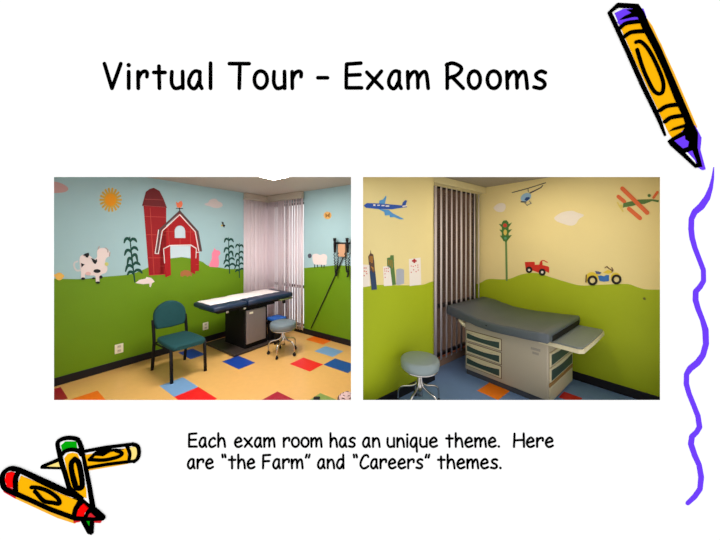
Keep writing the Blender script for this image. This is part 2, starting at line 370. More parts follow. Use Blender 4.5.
figure('crayon', 'red-capped orange crayon in the bottom corner, leaning across the green tip', 'crayon', PS, [
 ('paper_gap', WHITE, poly((16, 467), (82, 497), (104, 516), (76, 518), (70, 505), (14, 480))),
 ('wrapper_edge', GOLD, poly((15, 491), (60, 511), (76, 516), (78, 519), (75.5, 523.4), (58, 517.8), (15.6, 498.2))),
 ('*cap_edge', DRED, [poly((2.6, 484), (16, 490), (16.2, 498.4), (4.2, 491.6)), poly((74, 518), (82, 519), (80, 521.5), (74, 522.6)), poly((93, 519), (103, 518), (101, 522.6), (95, 522.2))]),
 ('wrapper', ORG, poly((21.6, 475.4), (40, 483), (60, 493), (78, 500), (74, 508), (73, 514.6), (60, 510), (19, 491), (19, 482))),
 ('crayon_end', RED, poly((7.4, 472.6), (12, 471.4), (16.8, 473), (14.6, 480), (13.6, 487.4), (7.8, 485.4), (5.8, 479))),
 ('crayon_tip', RED, poly((83.6, 502.6), (89, 507.6), (85, 513), (84.4, 516.4), (77, 516.4), (79, 509))),
 ('tip_point', DRED, poly((91, 511), (96.5, 516), (87.6, 516.4))),
 ('outline', INK, stroke(sm([(19, 469), (12, 467.8), (5.6, 471), (3, 478), (4.6, 486), (9, 489.6)]), 3.9) + stroke([(9, 489.4), (30, 498.5), (52, 508.5), (74, 516.6)], 4.2)
  + stroke([(12, 467.8), (19, 469), (30, 474), (50, 483.6), (68, 491.8), (82, 497.2)], [3.8, 4, 4.6, 5.4, 5, 2.6]) + stroke(sm([(19.6, 471), (16.6, 478), (17, 490)]), 4.2)
  + stroke(sm([(32.6, 486.4), (40, 487), (50, 490.6), (58.6, 497), (60.6, 502.6), (54, 501.8), (45, 500), (38, 492.4), (36, 490.4)]), 3.5)
  + stroke(sm([(82.5, 501.6), (77.6, 506), (75.6, 512), (75.4, 517)]), 4.3) + stroke(sm([(94, 509), (89, 511.6), (86.6, 517)]), 3.4)
  + stroke([(92.5, 507), (97.6, 511.6), (103.6, 516.6)], [4, 5, 4.4]) + stroke([(104, 517.4), (95, 518), (76, 517.2)], [3.6, 3.6, 4.4])),
])

# ------------------------------------------------------------------ room materials
K = 1.0
A_SKY = mat('farm_sky_paint', (162, 193, 200), .7, noise=.03, scale=3); A_GRASS = mat('farm_grass_paint', (104, 143, 8), .6, noise=.04, scale=4)
A_CEIL = mat('farm_ceiling', (188, 178, 168), .9, noise=.04, scale=40); BASE = mat('black_vinyl_base', (20, 18, 24), .5)
B_SKY = mat('careers_yellow_paint', (233, 213, 149), .7, noise=.03, scale=3); B_GRASS = mat('careers_green_paint', (164, 178, 18), .6, noise=.04, scale=4)
B_CEIL = mat('careers_ceiling', (160, 150, 130), .9, noise=.04, scale=40)
SHELL = mat('plain_plaster', (190, 190, 180), .9)

# ------------------------------------------------------------------ shells
def hill_wall(name, plane, pts_px, u0, u1, H, sky, grass, th=.03, header=None):
    """one wall slab whose lower paint follows the rolling hill line"""
    line = [plane.proj(*p) for p in sm(pts_px, 4)]
    line = [p for p in line if u0 < p[0] < u1]
    line = [(u0, line[0][1])]+line+[(u1, line[-1][1])]
    bm = BM()
    add_prism(bm, [(u0, 0)]+line+[(u1, 0)], -th, 0, 1)
    add_prism(bm, line+[(u1, H), (u0, H)], -th, 0, 0)
    if header:
        for (a, b, c, d_, mi) in header: add_prism(bm, [(a, c), (b, c), (b, d_), (a, d_)], -th, 0, mi)
    return obj(name, bm, [sky, grass], M=plane.M, kind='structure')
def to_line(room, Yw):   # where the room's side walls meet the slide wall
    return None
YB = BY+TB
# farm room: left wall runs from the window to the slide wall
uA = (YB-RA.Y)/RA.c                      # local y where left wall meets the front
hillA = [(40, 279), (54.3, 278.7), (83, 279), (101, 277), (130, 274.2), (148, 267.5), (160, 261.5), (171, 257.7), (182.5, 257.2), (201, 261.2), (208, 265.6), (220, 267.6), (230, 269), (246, 268.2)]
YW = -.555
hill_wall('wall_left', PAL, hillA, uA, YW, HA, A_SKY, A_GRASS, header=[(YW, .03, 0, .1, 1), (YW, .03, 2.45, HA, 0)])
XW = 1.035; XD = 2.42
hill_wall('wall_back', PAR, [(300, 268.2), (305, 267.8), (328, 266), (337, 265.2), (351, 266), (358, 267)], XW, XD, HA, A_SKY, A_GRASS, header=[(0, XW, 0, .1, 1), (0, XW, 2.45, HA, 0)])
# careers room
uB = -2.563
YR = -1.385
hill_wall('wall_left', PBL, [(357, 288), (363, 287.5), (376.7, 285), (399, 285.3), (421, 285), (430, 282.2), (440, 279.5)], uB, YR, HB, B_SKY, B_GRASS, th=.012)
wB = 2.08
hillB = [(478, 284), (481, 282.6), (489, 279), (507.4, 279.3), (521.5, 274.4), (536, 273), (550, 277), (565, 281.6), (580, 285.4), (595, 285), (609, 284.4), (627.5, 284), (637.5, 287.2), (646, 289.4), (660, 289.6), (670, 289)]
hill_wall('wall_right', PBR, hillB, -.25, wB, HB, B_SKY, B_GRASS)

def poly_slab(name, room, corners, z0, z1, m, kind='structure'):
    bm = BM(); add_prism(bm, corners, z0, z1); return obj(name, bm, m, M=room.M, kind=kind)
# plan outlines in world x,y -> local
def L(room, pts): return [room.loc(*p) for p in pts]
gapx = -.036
planA = [RA.loc(RA.X+RA.s*uA, YB), (0, uA*0-0.0), (0, 0), (XD, 0), RA.loc(gapx, YB)]
planA = [(0, uA), (0, 0), (XD, 0), RA.loc(gapx, YB)]
planB = [RB.loc(-.02, YB), (0, uB), (0, YR), (-.25, YR), (-.25, 0), (wB, 0), RB.loc(3.26, YB)]
poly_slab('ceiling', RA, planA, HA, HA+.05, A_CEIL)
poly_slab('ceiling', RB, planB, HB, HB+.05, B_CEIL)
# closing wall of the farm room (behind the picture gap)
bm = BM(); q0 = RA.loc(gapx, YB)
add_prism(bm, [(XD, 0), q0, (q0[0]+.006, q0[1]+.004), (XD+.03, 0)], 0, HA); obj('wall_right', bm, SHELL, M=RA.M, kind='structure')

# floors with coloured tiles
def floor(room, plan, base, tiles, lit):
    bm = BM(); add_prism(bm, plan, -.05, 0)
    mats = [base]
    for (x0, x1, y0, y1, m) in tiles:
        if m not in mats: mats.append(m)
        add_box(bm, x0, x1, y0, y1, -.01, .0012, mats.index(m))
    return obj('floor', bm, mats, M=room.M, kind='structure')
def tile(n, c): return mat(n, c, .32, spec=.4, noise=.05, scale=20)
TAN = mat('tan_vinyl', (228, 176, 104), .28, spec=.45, noise=.06, scale=14)
t_b, t_lb, t_r, t_o, t_c, t_g, t_nb = tile('tile_blue', (30, 70, 165)), tile('tile_light_blue', (120, 160, 205)), tile('tile_red', (232, 30, 34)), tile('tile_orange', (245, 115, 28)), tile('tile_crimson', (165, 22, 45)), tile('tile_green', (135, 155, 80)), tile('tile_deep_blue', (20, 75, 150))
floor(RA, planA, TAN, [
 (.965, 1.38, -1.5, -1.255, t_b), (1.0, 1.40, -2.27, -2.02, t_lb), (1.40, 1.82, -2.27, -2.02, t_r), (1.81, 2.2, -1.005, -.75, t_r), (2.21, 2.63, -.755, -.505, t_nb),
 (1.30, 1.70, -.21, .0, t_o), (1.78, 2.15, -.49, -.235, t_lb), (2.24, 2.64, -1.80, -1.555, t_c), (2.66, 3.05, -1.55, -1.30, t_g), (.08, .49, -3.2, -2.94, t_c), (.54, .95, -2.955, -2.715, t_o), (.11, .51, -1.72, -1.515, t_b)], 0)
BFL = mat('blue_vinyl', (112, 140, 182), .3, spec=.45, noise=.08, scale=10)
floor(RB, planB, BFL, [(.455, .69, -1.195, -.87, tile('tile_bright_orange', (255, 128, 10))), (1.075, 1.24, -.62, -.44, tile('tile_cherry', (205, 25, 25)))], 0)

# baseboards
def baseboard(name, room, x0, x1, y0, y1, h=.1):
    bm = BM(); add_box(bm, x0, x1, y0, y1, 0, h, bev=.003, seg=1); obj(name, bm, BASE, M=room.M, kind='structure')
baseboard('baseboard_left', RA, 0, .012, uA, 0, .098)
baseboard('baseboard_back', RA, .012, XD, -.012, 0, .098)
baseboard('baseboard_left', RB, 0, .012, uB, YR+.012, .1)
baseboard('baseboard_right', RB, 0, wB, -.012, 0, .1)

# ------------------------------------------------------------------ windows with vertical blinds
GLASS = glassmat(); FR = mat('dark_bronze_frame', (52, 42, 40), .5, metal=.3)
SLAT = mat('blind_vinyl_pale', (246, 234, 238), .55); VAL = mat('valance_cream', (178, 166, 152), .6)
SLATB = mat('blind_vinyl_grey', (214, 202, 204), .55); VALB = mat('valance_yellow_cream', (214, 200, 150), .6)
def tlmat(m, f):
    nt = m.node_tree; b = nt.nodes['Principled BSDF']; o = nt.nodes['Material Output']
    t = nt.nodes.new('ShaderNodeBsdfTranslucent'); t.inputs['Color'].default_value = b.inputs['Base Color'].default_value
    mx = nt.nodes.new('ShaderNodeMixShader'); mx.inputs[0].default_value = f
    nt.links.new(b.outputs[0], mx.inputs[1]); nt.links.new(t.outputs[0], mx.inputs[2]); nt.links.new(mx.outputs[0], o.inputs['Surface'])
tlmat(SLAT, .35)
# window_1: farm room, a corner window
def window(name, room, segs, glass):
    bm = BM(); g = []
    for (x0, x1, y0, y1, z0, z1) in segs: add_box(bm, x0, x1, y0, y1, z0, z1)
    o = obj(name, bm, FR, M=room.M, kind='structure')
    for q in glass:
        b2 = BM(); add_box(b2, *q); obj('pane', b2, GLASS, o)
    return o
window('window_1', RA, [(-.09, -.05, -.59, -.555, .1, 2.45), (-.09, -.05, .03, .09, .1, 2.45), (-.09, -.05, -.555, .03, .1, .14), (-.09, -.05, -.555, .03, 2.41, 2.45), (-.09, -.05, -.12, .03, 0.82, 0.87)],
       [(-.073, -.069, -.555, .03, .14, 2.41)])
window('window_2', RA, [(XW-.01, XW+.03, .05, .09, .1, 2.45), (-.05, XW, .05, .09, .1, .14), (-.05, XW, .05, .09, 2.41, 2.45), (-.05, XW, .05, .09, 0.82, 0.87), (.45, .49, .05, .09, .14, 2.41)],
       [(-.05, XW, .068, .072, .14, 2.41)])
def blind(name, label, room, axis, a0, a1, off, z0, z1, n, width, ang, mslat, mval, vdep, vz, group=None, valw=None, jit=2.0, angs=None):
    """axis 'y': slats hang along y at x=off; axis 'x': along x at y=off"""
    c = (a0+a1)/2
    M = room.at(off, c, 0) if axis == 'y' else room.at(c, off, 0)
    r = empty(name, M, label, 'blind', group)
    bm = BM()
    for i in range(n):
        u = a0+(i+.5)*(a1-a0)/n-c
        an = math.radians((angs[i] if angs else ang)+random.uniform(-jit, jit)); hw = width/2
        for s in range(4):   # gently curved slat, 4 facets with thickness
            pass
        cs, sn = math.cos(an), math.sin(an)
        ring_ = []
        for (w_, b_) in [(-1, 0), (-.5, .004), (0, .0055), (.5, .004), (1, 0)]: ring_.append((w_*hw, b_))
        ring_ += [(w_, b_-.0012) for w_, b_ in ring_[::-1]]
        out = []
        for w_, b_ in ring_:
            p, q = w_*cs-b_*sn, w_*sn+b_*cs
            out.append((q, u+p) if axis == 'y' else (u+p, q))
        loft(bm, [[(x, y, z0) for x, y in out], [(x, y, z1) for x, y in out]])
    obj('slats', bm, mslat, r)
    w0, w1 = valw or (a0-c, a1-c)
    bm = BM()
    if axis == 'y': add_box(bm, vdep[0], vdep[1], w0, w1, vz[0], vz[1], bev=.004)
    else: add_box(bm, w0, w1, vdep[0], vdep[1], vz[0], vz[1], bev=.004)
    obj('valance', bm, mval, r)
    bm = BM()
    if axis == 'y': add_box(bm, -.015, .015, a0-c, a1-c, z1, z1+.025)
    else: add_box(bm, a0-c, a1-c, -.015, .015, z1, z1+.025)
    obj('head_rail', bm, mval, r)
    # bead chain at the end
    return r
blind('vertical_blind', 'pale pinkish vertical blind beside the farm mural, ending in the room corner', RA, 'y', -.575, -.035, .02, .07, 2.50, 7, .089, -8, SLAT, VAL, (-.02, .03), (2.52, HA-.004), 'farm room blinds', valw=(-.265, .24), angs=[-5, -6, -6, 9, -6, -6, -6], jit=1)
blind('vertical_blind', 'pale pinkish vertical blind left of the sheep wall, with bright gaps between slats', RA, 'x', .035, 1.06, -.045, .07, 2.50, 14, .089, 20, SLAT, VAL, (-.03, .02), (2.52, HA-.004), 'farm room blinds', angs=[-4, -4, -5, -16, -6, -6, -12, -18, -9, -20, -26, -14, -24, -12], jit=2)
# careers room: recessed window on the left wall
XR = -.20
bm = BM()
add_box(bm, XR-.02, 0, YR-.02, YR-.001, 0, HB, 0)                        # return of the mural wall into the recess
obj('trim_1', bm, B_SKY, M=RB.M, kind='structure')
bm = BM(); add_box(bm, XR-.05, XR+.03, YR, 0, 0, .115); obj('trim_2', bm, brickmat(), M=RB.M, kind='structure')
window('window_3', RB, [(XR-.05, XR-.01, YR, YR+.05, .115, HB), (XR-.05, XR-.01, -.05, 0, .115, HB), (XR-.05, XR-.01, YR+.05, -.05, HB-.1, HB), (XR-.05, XR-.01, YR+.05, -.05, .78, .83), (XR-.05, XR-.01, YR+.05, -.05, .115, .15)],
       [(XR-.032, XR-.028, YR+.05, -.05, .15, HB-.1)])
blind('vertical_blind', 'open vertical blind of grey slats over a dark window in the yellow room', RB, 'y', YR+.03, -.02, -.125, .125, 2.435, 11, .089, -18, SLATB, VALB, (.03, .085), (2.45, HB-.004), jit=4, valw=(-.68, .675))
# the dark brick building across, seen through the window gaps
bm = BM(); add_box(bm, -.85, -.77, -1.55, 2.8, -.4, 3.6); obj('wall_outside', bm, mat('dark_brown_brick', (78, 52, 34), .9, noise=.08, scale=12), M=RB.M, kind='structure')

# ------------------------------------------------------------------ ceiling lights
def troffer(label, room, x0, x1, y0, y1, H, strength, colr):
    r = empty('ceiling_light', room.at((x0+x1)/2, (y0+y1)/2, H), label, 'ceiling light')
    a, b = (x1-x0)/2, (y1-y0)/2
    bm = BM()
    for q in ((-a, a, -b, -b+.025), (-a, a, b-.025, b), (-a, -a+.025, -b+.025, b-.025), (a-.025, a, -b+.025, b-.025)): add_box(bm, *q, -.02, -.001)
    obj('frame', bm, mat('light_frame', (235, 232, 225), .5), r)
    bm = BM(); add_box(bm, -a+.025, a-.025, -b+.025, b-.025, -.012, -.002, bev=.003, seg=1)
    obj('diffuser', bm, emis('diffuser_'+room_name(room), colr, strength), r)
def room_name(r): return 'farm' if r is RA else 'careers'
LA, LB = 31.0, 25.0
troffer('bright white ceiling light panel above the exam table in the farm room', RA, 1.40, 1.97, -2.16, -.955, HA, LA, (255, 250, 244))
troffer('added light panel on the ceiling of the yellow careers room, unseen over the top edge', RB, .70, 1.05, -1.2, -.68, HB, LB, (255, 244, 222))  # added lamp, out of view, brightens the careers room

# ------------------------------------------------------------------ farm mural figures
def mm(n, c): return mat('mural_'+n, c, .7)
CREAM = mm('cream', (232, 214, 212)); BLK = mm('black', (28, 28, 32)); BARN = mm('barn_red', (166, 14, 24)); SILO = mm('silo_red', (150, 16, 26)); SROOF = mm('silo_roof', (112, 30, 36))
BRICKL = mm('mortar_red', (184, 58, 52)); TRIM = mm('white_trim', (232, 222, 224)); ROOFD = mm('roof_brown', (88, 62, 64)); CORN = mm('corn_green', (12, 66, 56)); PALES = mm('window_sky', (196, 212, 222))
CLOUD = mm('cloud', (206, 192, 192)); CLOUDP = mm('pink_cloud', (196, 152, 152))
figure('painted_sun', 'painted orange sun with many rays on the blue mural sky', 'wall painting', PAL, [
 ('rays', mm('sun_rays', (206, 160, 62)), [[(110.6+4*math.cos(a-.3), 199.8+4.3*math.sin(a-.3)), (110.6+11.2*math.cos(a-.09), 199.8+12.2*math.sin(a-.09)), (110.6+11.2*math.cos(a+.09), 199.8+12.2*math.sin(a+.09)), (110.6+4*math.cos(a+.3), 199.8+4.3*math.sin(a+.3))] for a in [2*math.pi*k/18 for k in range(18)]]),
 ('disc', mm('sun', (232, 148, 16)), disc(110.6, 199.8, 5.7, 6.2))])
figure('painted_cloud', 'pinkish painted cloud at the far upper edge of the farm mural', 'wall painting', PAL, [('cloud', CLOUDP, [sm([(48, 184), (54, 181.6), (61, 183.2), (66, 186), (68.4, 189), (65, 192), (56, 193), (48, 192.5)], 4, True)])])
figure('painted_cloud', 'greyish-white painted cloud between barn roof and window blind', 'wall painting', PAL, [('cloud', CLOUD, [sm([(204.6, 203.8), (208, 202.6), (210, 199.8), (215.5, 198.8), (218, 201.2), (221.6, 203), (222.4, 206), (218, 208), (213, 207.6), (209, 206), (206, 205.4)], 4, True)])])
figure('painted_cow', 'painted white cow with black patches standing on the green hill', 'wall painting', PAL, [
 ('tail', mm('cow_tail', (206, 200, 202)), stroke(sm([(81, 270), (77, 270.6), (74.3, 267), (74.4, 263), (77.4, 261.4)]), 1.8)),
 ('body', CREAM, [sm([(79.6, 258), (83, 254.6), (89.6, 255.6), (93.6, 259), (97, 257), (97, 251), (100, 248.3), (105.4, 248.3), (109.6, 251.8), (109.4, 255.9), (106, 258.4), (105.2, 263.5), (107.4, 268), (106, 272.4), (101.6, 274.4), (99.4, 278), (99.2, 282.6), (96, 282.6), (95.2, 276), (90, 275.4), (85.2, 273.6), (84.6, 279), (81.2, 279), (81, 272), (79.8, 265.6)], 3, True)]),
 ('udder', mm('udder', (222, 178, 176)), disc(88, 273.6, 2.8, 1.8)),
 ('*horn', mm('horn_grey', (176, 160, 158)), [stroke([(98, 249), (99.2, 246.6)], 1.1), stroke([(105.6, 248), (107.6, 249.6), (107.8, 252)], 1.2), stroke([(109.8, 252.6), (109.4, 256)], 1.2)]),
 ('bell', mm('bell_yellow', (206, 206, 120)), disc(106.5, 264, 1.9, 1.9)),
 ('*patch', BLK, [poly((83, 255.2), (85.4, 253.4), (88.6, 252.8), (89, 255.2), (87.6, 257.6), (86, 257.2), (85.2, 255.8)), poly((91, 257.8), (93, 258.8), (95.4, 260), (96.7, 258.8), (97, 261.6), (95.4, 264), (93.8, 263.4), (92.2, 260.6)), poly((81, 263), (84.6, 264.6), (82.6, 266), (81.6, 267.4)), disc(96.9, 271, 3.5, 1.9)]),
 ('*hoof', BLK, [disc(83, 278.6, 2, 1.2), disc(97.8, 282.5, 2, 1.1), disc(100.8, 277, 1.6, 1.6), disc(93.6, 278.2, 1.5, .9)])])
figure('painted_chick', 'small painted yellow chick at the edge of the farm mural', 'wall painting', PAL, [('chick', mm('chick', (238, 184, 88)), disc(59.2, 276.4, 4, 3.9)+disc(62.8, 276, 1.4)+poly((54.4, 277), (52, 275), (56, 274)))])
def corn(x0, y0, x1, y1, sc):
    out = stroke([(x0, y0), ((x0+x1)/2-.3, (y0+y1)/2), (x1, y1)], [.9*sc, 1.7*sc, 1.3*sc]); H = y1-y0
    for f, s, Lw, dr in [(.06, -1, 6, 3.2), (.07, 1, 6.4, 2.4), (.26, 1, 6.6, 2.2), (.32, -1, 6.8, 4.6), (.42, 1, 5.6, 5.4), (.5, -1, 5, 5.6), (.6, 1, 7.2, 1.2), (.66, -1, 7.6, 4.6), (.76, 1, 8.4, 2), (.8, -1, 6.4, 2.2)]:
        cx, cy = x0+(x1-x0)*f, y0+H*f; Lw *= sc; dr *= sc*random.uniform(.9, 1.5)
        out += stroke(sm([(cx, cy+1.6*sc), (cx+s*Lw*.35, cy-1.2*sc), (cx+s*Lw*.75, cy-.6*sc), (cx+s*Lw, cy+dr*.8)], 3), [1.3*sc+1.7*sc*math.sin(math.pi*min(1, k/9)) for k in range(10)], n=6)
    return out
for x0, y0, x1, y1, sc, lb in [(129.8, 237, 134.8, 282, 1.0, 'painted dark green corn stalk standing left of the red silo'), (228.6, 237.5, 229.6, 273.4, .72, 'painted corn stalk nearer the pink pig, left of its twin'), (239.3, 243.5, 239.4, 277.6, .62, 'painted corn stalk right beside the window blind')]:
    figure('painted_corn', lb, 'wall painting', PAL, [('stalk', CORN, corn(x0, y0, x1, y1, sc))], group='corn stalks on the farm mural')
def grid(lines, w=.7): return [q for a, b in lines for q in stroke([a, b], w, n=6)]
figure('painted_silo', 'tall painted red brick silo with dark domed roof', 'wall painting', PAL, [
 ('tower', SILO, poly((143.4, 205), (166.2, 206), (166.2, 260), (163, 274.4), (149, 275.4))),
 ('brick_lines', BRICKL, grid([((144.6, 216.4), (166, 217.2)), ((146, 234.6), (166, 235)), ((147.6, 257.8), (165, 257.8)), ((150, 208), (154, 275)), ((149, 275.2), (163, 274.4))])),
 ('roof', SROOF, poly((142, 205.8), (145.8, 191.7), (149.7, 188.9), (153.6, 187.8), (159.4, 190.9), (163.3, 198.5), (166.9, 208), (160, 206.8), (150, 205.8))),
 ('roof_lines', mm('roof_line', (160, 66, 66)), grid([((144.6, 199.2), (163, 200)), ((143, 205.6), (165.6, 207.2))], .6))])
figure('painted_barn', 'painted red barn with white-trimmed gambrel roof and open doors', 'wall painting', PAL, [
 ('face', BARN, poly((179.6, 213), (162, 231), (157.6, 252), (160, 253.5), (160.4, 274.4), (170.2, 274.6), (170.2, 245.8), (190.6, 245.8), (190.6, 271.4), (199, 271), (199, 252), (201, 250), (196.6, 232))),
 ('doorway_sky', PALES, poly((170.2, 245.8), (190.6, 245.8), (190.6, 257.8), (182, 257), (170.2, 258.4))),
 ('brick_lines', BRICKL, grid([((161, 231.5), (196, 232)), ((168, 228), (169.2, 245)), ((190.4, 225), (190.4, 245)), ((180, 239), (180, 245)), ((160.4, 266), (170, 266.4)), ((190.8, 264.6), (199, 264.4))], .55)),
 ('roof', ROOFD, stroke([(179.6, 211.6), (159.9, 229.8), (156.3, 252.4)], 2.0)+stroke([(179.6, 211.6), (197.4, 231.6), (200.9, 250.6)], 2.0)),
 ('roof_trim', TRIM, stroke([(179.6, 214.6), (162, 231), (158.3, 253)], .9)+stroke([(179.6, 214.6), (195, 231.6), (198.6, 250.6)], .9)+stroke([(158.4, 230), (154.9, 253.4), (158.4, 253.6)], .8)+stroke([(163.4, 248.8), (170, 245.4), (190.6, 245), (196, 248.4)], .9)+stroke([(195.6, 252.6), (199.4, 252)], .8)),
 ('*door', BARN, [poly((163.2, 249.2), (169.8, 246.6), (170.8, 275), (165.4, 277.4)), poly((190.4, 246.6), (196, 249.2), (195, 274.2), (190.8, 272))]),
 ('*door_trim', TRIM, [stroke([(163.3, 249), (164.4, 263)], .7), stroke([(196, 249), (195.6, 258)], .7)]),
 ('hay_window', PALES, [[(174.6, 238), (174.4, 231)]+[(179.6-5.1*math.cos(a), 231-5.4*math.sin(a)) for a in [math.pi*k/8 for k in range(1, 8)]]+[(184.8, 231), (185, 238)]])])
figure('weather_vane', 'painted orange rooster weather vane on top of the barn roof', 'wall painting', PAL, [
 ('pole', BLK, stroke([(179.6, 207), (179.6, 211)], .9)+stroke([(176.2, 208.4), (182.8, 208.6)], .7)),
 ('rooster', mm('rooster', (238, 122, 84)), poly((176, 201.6), (178, 203), (179.6, 201.4), (181.4, 201), (182.6, 203.6), (182, 206.4), (180, 207.8), (177, 207.4), (176.2, 204.4)))])
figure('painted_rabbit', 'cream painted rabbit lying in front of the silo', 'wall painting', PAL, [('rabbit', CREAM, poly((135.4, 283), (139.4, 279.8), (145.6, 278.6), (146.6, 277), (151, 277.8), (152.6, 279.2), (154.6, 281.6), (152, 283.2), (150.8, 287.2), (149.4, 286.6), (149.4, 283.6), (143, 284.2), (137.6, 283.4)))])
figure('painted_calf', 'small brown painted animal lying inside the barn doorway', 'wall painting', PAL, [('calf', mm('calf_brown', (168, 104, 60)), poly((180.2, 276), (180.6, 272), (184.4, 270), (189, 270.6), (192.4, 273.4), (191.6, 276.6), (189.6, 275.4), (187.4, 277), (185, 275.2), (182.6, 276.8)))])
figure('painted_pig', 'bright pink painted pig sitting on the hill between barn and corn', 'wall painting', PAL, [('pig', mm('pig_pink', (242, 132, 160)), [sm([(208.8, 266), (211.6, 259), (211.8, 253.4), (213.4, 250.6), (214.2, 248), (216, 250), (219, 250.6), (220.4, 253.6), (218.4, 256.6), (219, 262), (218, 267), (213, 267)], 3, True)])])
figure('painted_bird', 'tiny dark painted bird flying between the cloud and the corn', 'wall painting', PAL, [('bird', BLK, poly((221.4, 221.6), (223.6, 222.4), (223.6, 224.4), (225.2, 225), (224.2, 227.6), (222.6, 226), (222.2, 224))),
 ('beak', mm('beak', (214, 180, 80)), disc(221.8, 225.6, .9))])
figure('painted_sheep', 'cream painted sheep with dark head on the wall right of the blinds', 'wall painting', PAR, [
 ('*leg', BLK, [stroke(list(l), .8) for l in [((314.6, 263), (314.8, 268)), ((317.4, 264), (317.8, 267.6)), ((321.4, 264), (321.8, 267.6)), ((324.4, 263), (324, 268))]]),
 ('fleece', CREAM, [sm([(312.6, 258), (313, 254.6), (317, 253.8), (320, 255), (324, 254), (327, 256), (326.6, 261), (326, 264.6), (320, 264.6), (314.8, 264.4), (313.2, 262)], 3, True)]),
 ('head', mm('sheep_head', (84, 82, 96)), disc(309.8, 255.8, 1.9, 2.3))])
figure('painted_butterfly', 'small orange painted butterfly high above the sheep', 'wall painting', PAR, [('halo', mm('butterfly', (222, 170, 96)), disc(327.6, 215.4, 4, 3.8)), ('wings', mm('butterfly_wing', (150, 104, 48)), poly((325.4, 213), (327.6, 215), (330, 212.6), (329.6, 217.6), (327.6, 216.2), (325.8, 218)))])

# ------------------------------------------------------------------ farm room furniture and fittings
CHROME = mat('chrome', (205, 200, 198), .18, metal=1.0); BLACKM = mat('black_metal', (17, 14, 18), .6, spec=.2); NAVY = mat('navy_vinyl', (18, 40, 70), .42, spec=.5, noise=.08, scale=15)
TEAL = mat('teal_fabric', (23, 70, 74), .85, noise=.12, scale=30, bump=.2, bscale=300); PAPER = mat('white_paper', (245, 236, 236), .8, bump=.6, bscale=9)
STEEL = mat('brushed_grey_panel', (136, 126, 128), .35, metal=.35, noise=.05, scale=20)
RUB = mat('black_rubber', (24, 22, 24), .7); PLATE = mat('outlet_white', (235, 228, 205), .5)
# exam table
x0, x1 = .345, .985
T = empty('exam_table', RA.at(.60, -.95, 0), 'navy padded exam table on a black pedestal in front of the blinds', 'exam table')
off = Matrix.Translation((-.60, .95, 0))
def part(name, bm, m, parent=T, M=None): return obj(name, bm, m, parent, M=off if M is None else M)
bm = BM(); add_box(bm, .13, .98, -1.33, -.48, .004, .036, bev=.008); add_box(bm, .17, .93, -1.28, -.52, 0, .02); part('base_plate', bm, mat('base_brown_black', (62, 52, 48), .4))
bm = BM(); add_box(bm, .33, .90, -1.11, -.70, .03, .66, bev=.01); add_box(bm, .45, .85, -1.05, -.75, .66, .70); part('pedestal', bm, BLACKM)
bm = BM(); add_box(bm, .905, .935, -1.10, -.755, .11, .63, bev=.006); cp = part('side_panel', bm, STEEL)
bm = BM(); add_box(bm, .936, .938, -1.055, -.99, .57, .60); part('label_plate', bm, PLATE, cp, Matrix.Identity(4))
def pad(bm, x0, x1, ys, zf, th, r=.03):
    for_sec = []
    n = len(ys)
    for i, y in enumerate(ys):
        e = .02 if i in (0, n-1) else 0
        za, zb_ = zf(y)-th+e*.8, zf(y)-e*.8
        for_sec.append([(a, y, b) for a, b in rrect(x0+e, x1-e, za, zb_, min(r, (zb_-za)/2-.001))])
    loft(bm, for_sec)
zA = lambda y: .79+.004*math.sin(y*9)
bm = BM(); pad(bm, x0, x1, [-1.10, -1.085, -.9, -.7, -.5, -.3, -.23, -.215], lambda y: .795, .085); part('seat_cushion', bm, NAVY)
bm = BM(); pad(bm, x0+.01, x1-.01, [-1.62, -1.605, -1.5, -1.35, -1.2, -1.12, -1.105], lambda y: .785-.0*(y), .07); part('foot_cushion', bm, NAVY)
bm = BM(); add_box(bm, x0+.05, x1-.05, -1.55, -1.12, .68, .714); add_box(bm, x0+.04, x1-.05, -1.08, -.28, .675, .708, bev=.005); add_box(bm, .42, .9, -1.2, -.55, .64, .68); part('underframe', bm, BLACKM)
bm = BM(); add_tube(bm, [(x1+.012, -.52, .70), (x1+.012, -.25, .70)], .012); add_box(bm, x1-.06, x1+.02, -.50, -.48, .69, .71); add_box(bm, x1-.06, x1+.02, -.29, -.27, .69, .71); part('side_rail', bm, mat('olive_rail', (104, 116, 70), .5))
bm = BM(); add_lathe(bm, [(0, -.03), (.025, -.03), (.03, -.01), (.03, .02), (0, .025)]); part('adjustment_knob', bm, RUB, M=off @ Matrix.Translation((x1-.03, -.40, .655)))
for yy in (-1.42, -1.15):
    bm = BM(); add_box(bm, x1-.05, x1-.02, yy-.02, yy+.02, .668, .70, bev=.004); part('hinge_bracket', bm, CHROME)
# paper sheet on it
bm = BM(); ys = [-1.585+i*.0562 for i in range(23)]
top, bot = [], []
for i, y in enumerate(ys):
    z = (.790 if y < -1.11 else .8)+.003*random.random()
    a, b = (.40 if i == 0 else .375)+random.uniform(-.004, .004), .80+random.uniform(-.012, .012)-(.02 if y > -.9 else 0)
    top.append([(a+(b-a)*k/8, y+.004*random.random(), z+.004*random.random()) for k in range(9)])
V1 = [[bm.verts.new(p) for p in r] for r in top]; V0 = [[bm.verts.new((p[0], p[1], p[2]-.0035)) for p in r] for r in top]
for i in range(len(ys)-1):
    for k in range(8):
        for W, fl in ((V1, 0), (V0, 1)):
            q = (W[i][k], W[i][k+1], W[i+1][k+1], W[i+1][k]); f = bm.faces.new(q[::-1] if fl else q); f.smooth = True
for i in range(len(ys)-1):
    for k in (0, 8): bm.faces.new((V0[i][k], V0[i+1][k], V1[i+1][k], V1[i][k]))
for k in range(8):
    for i in (0, len(ys)-1): bm.faces.new((V0[i][k], V0[i][k+1], V1[i][k+1], V1[i][k]))
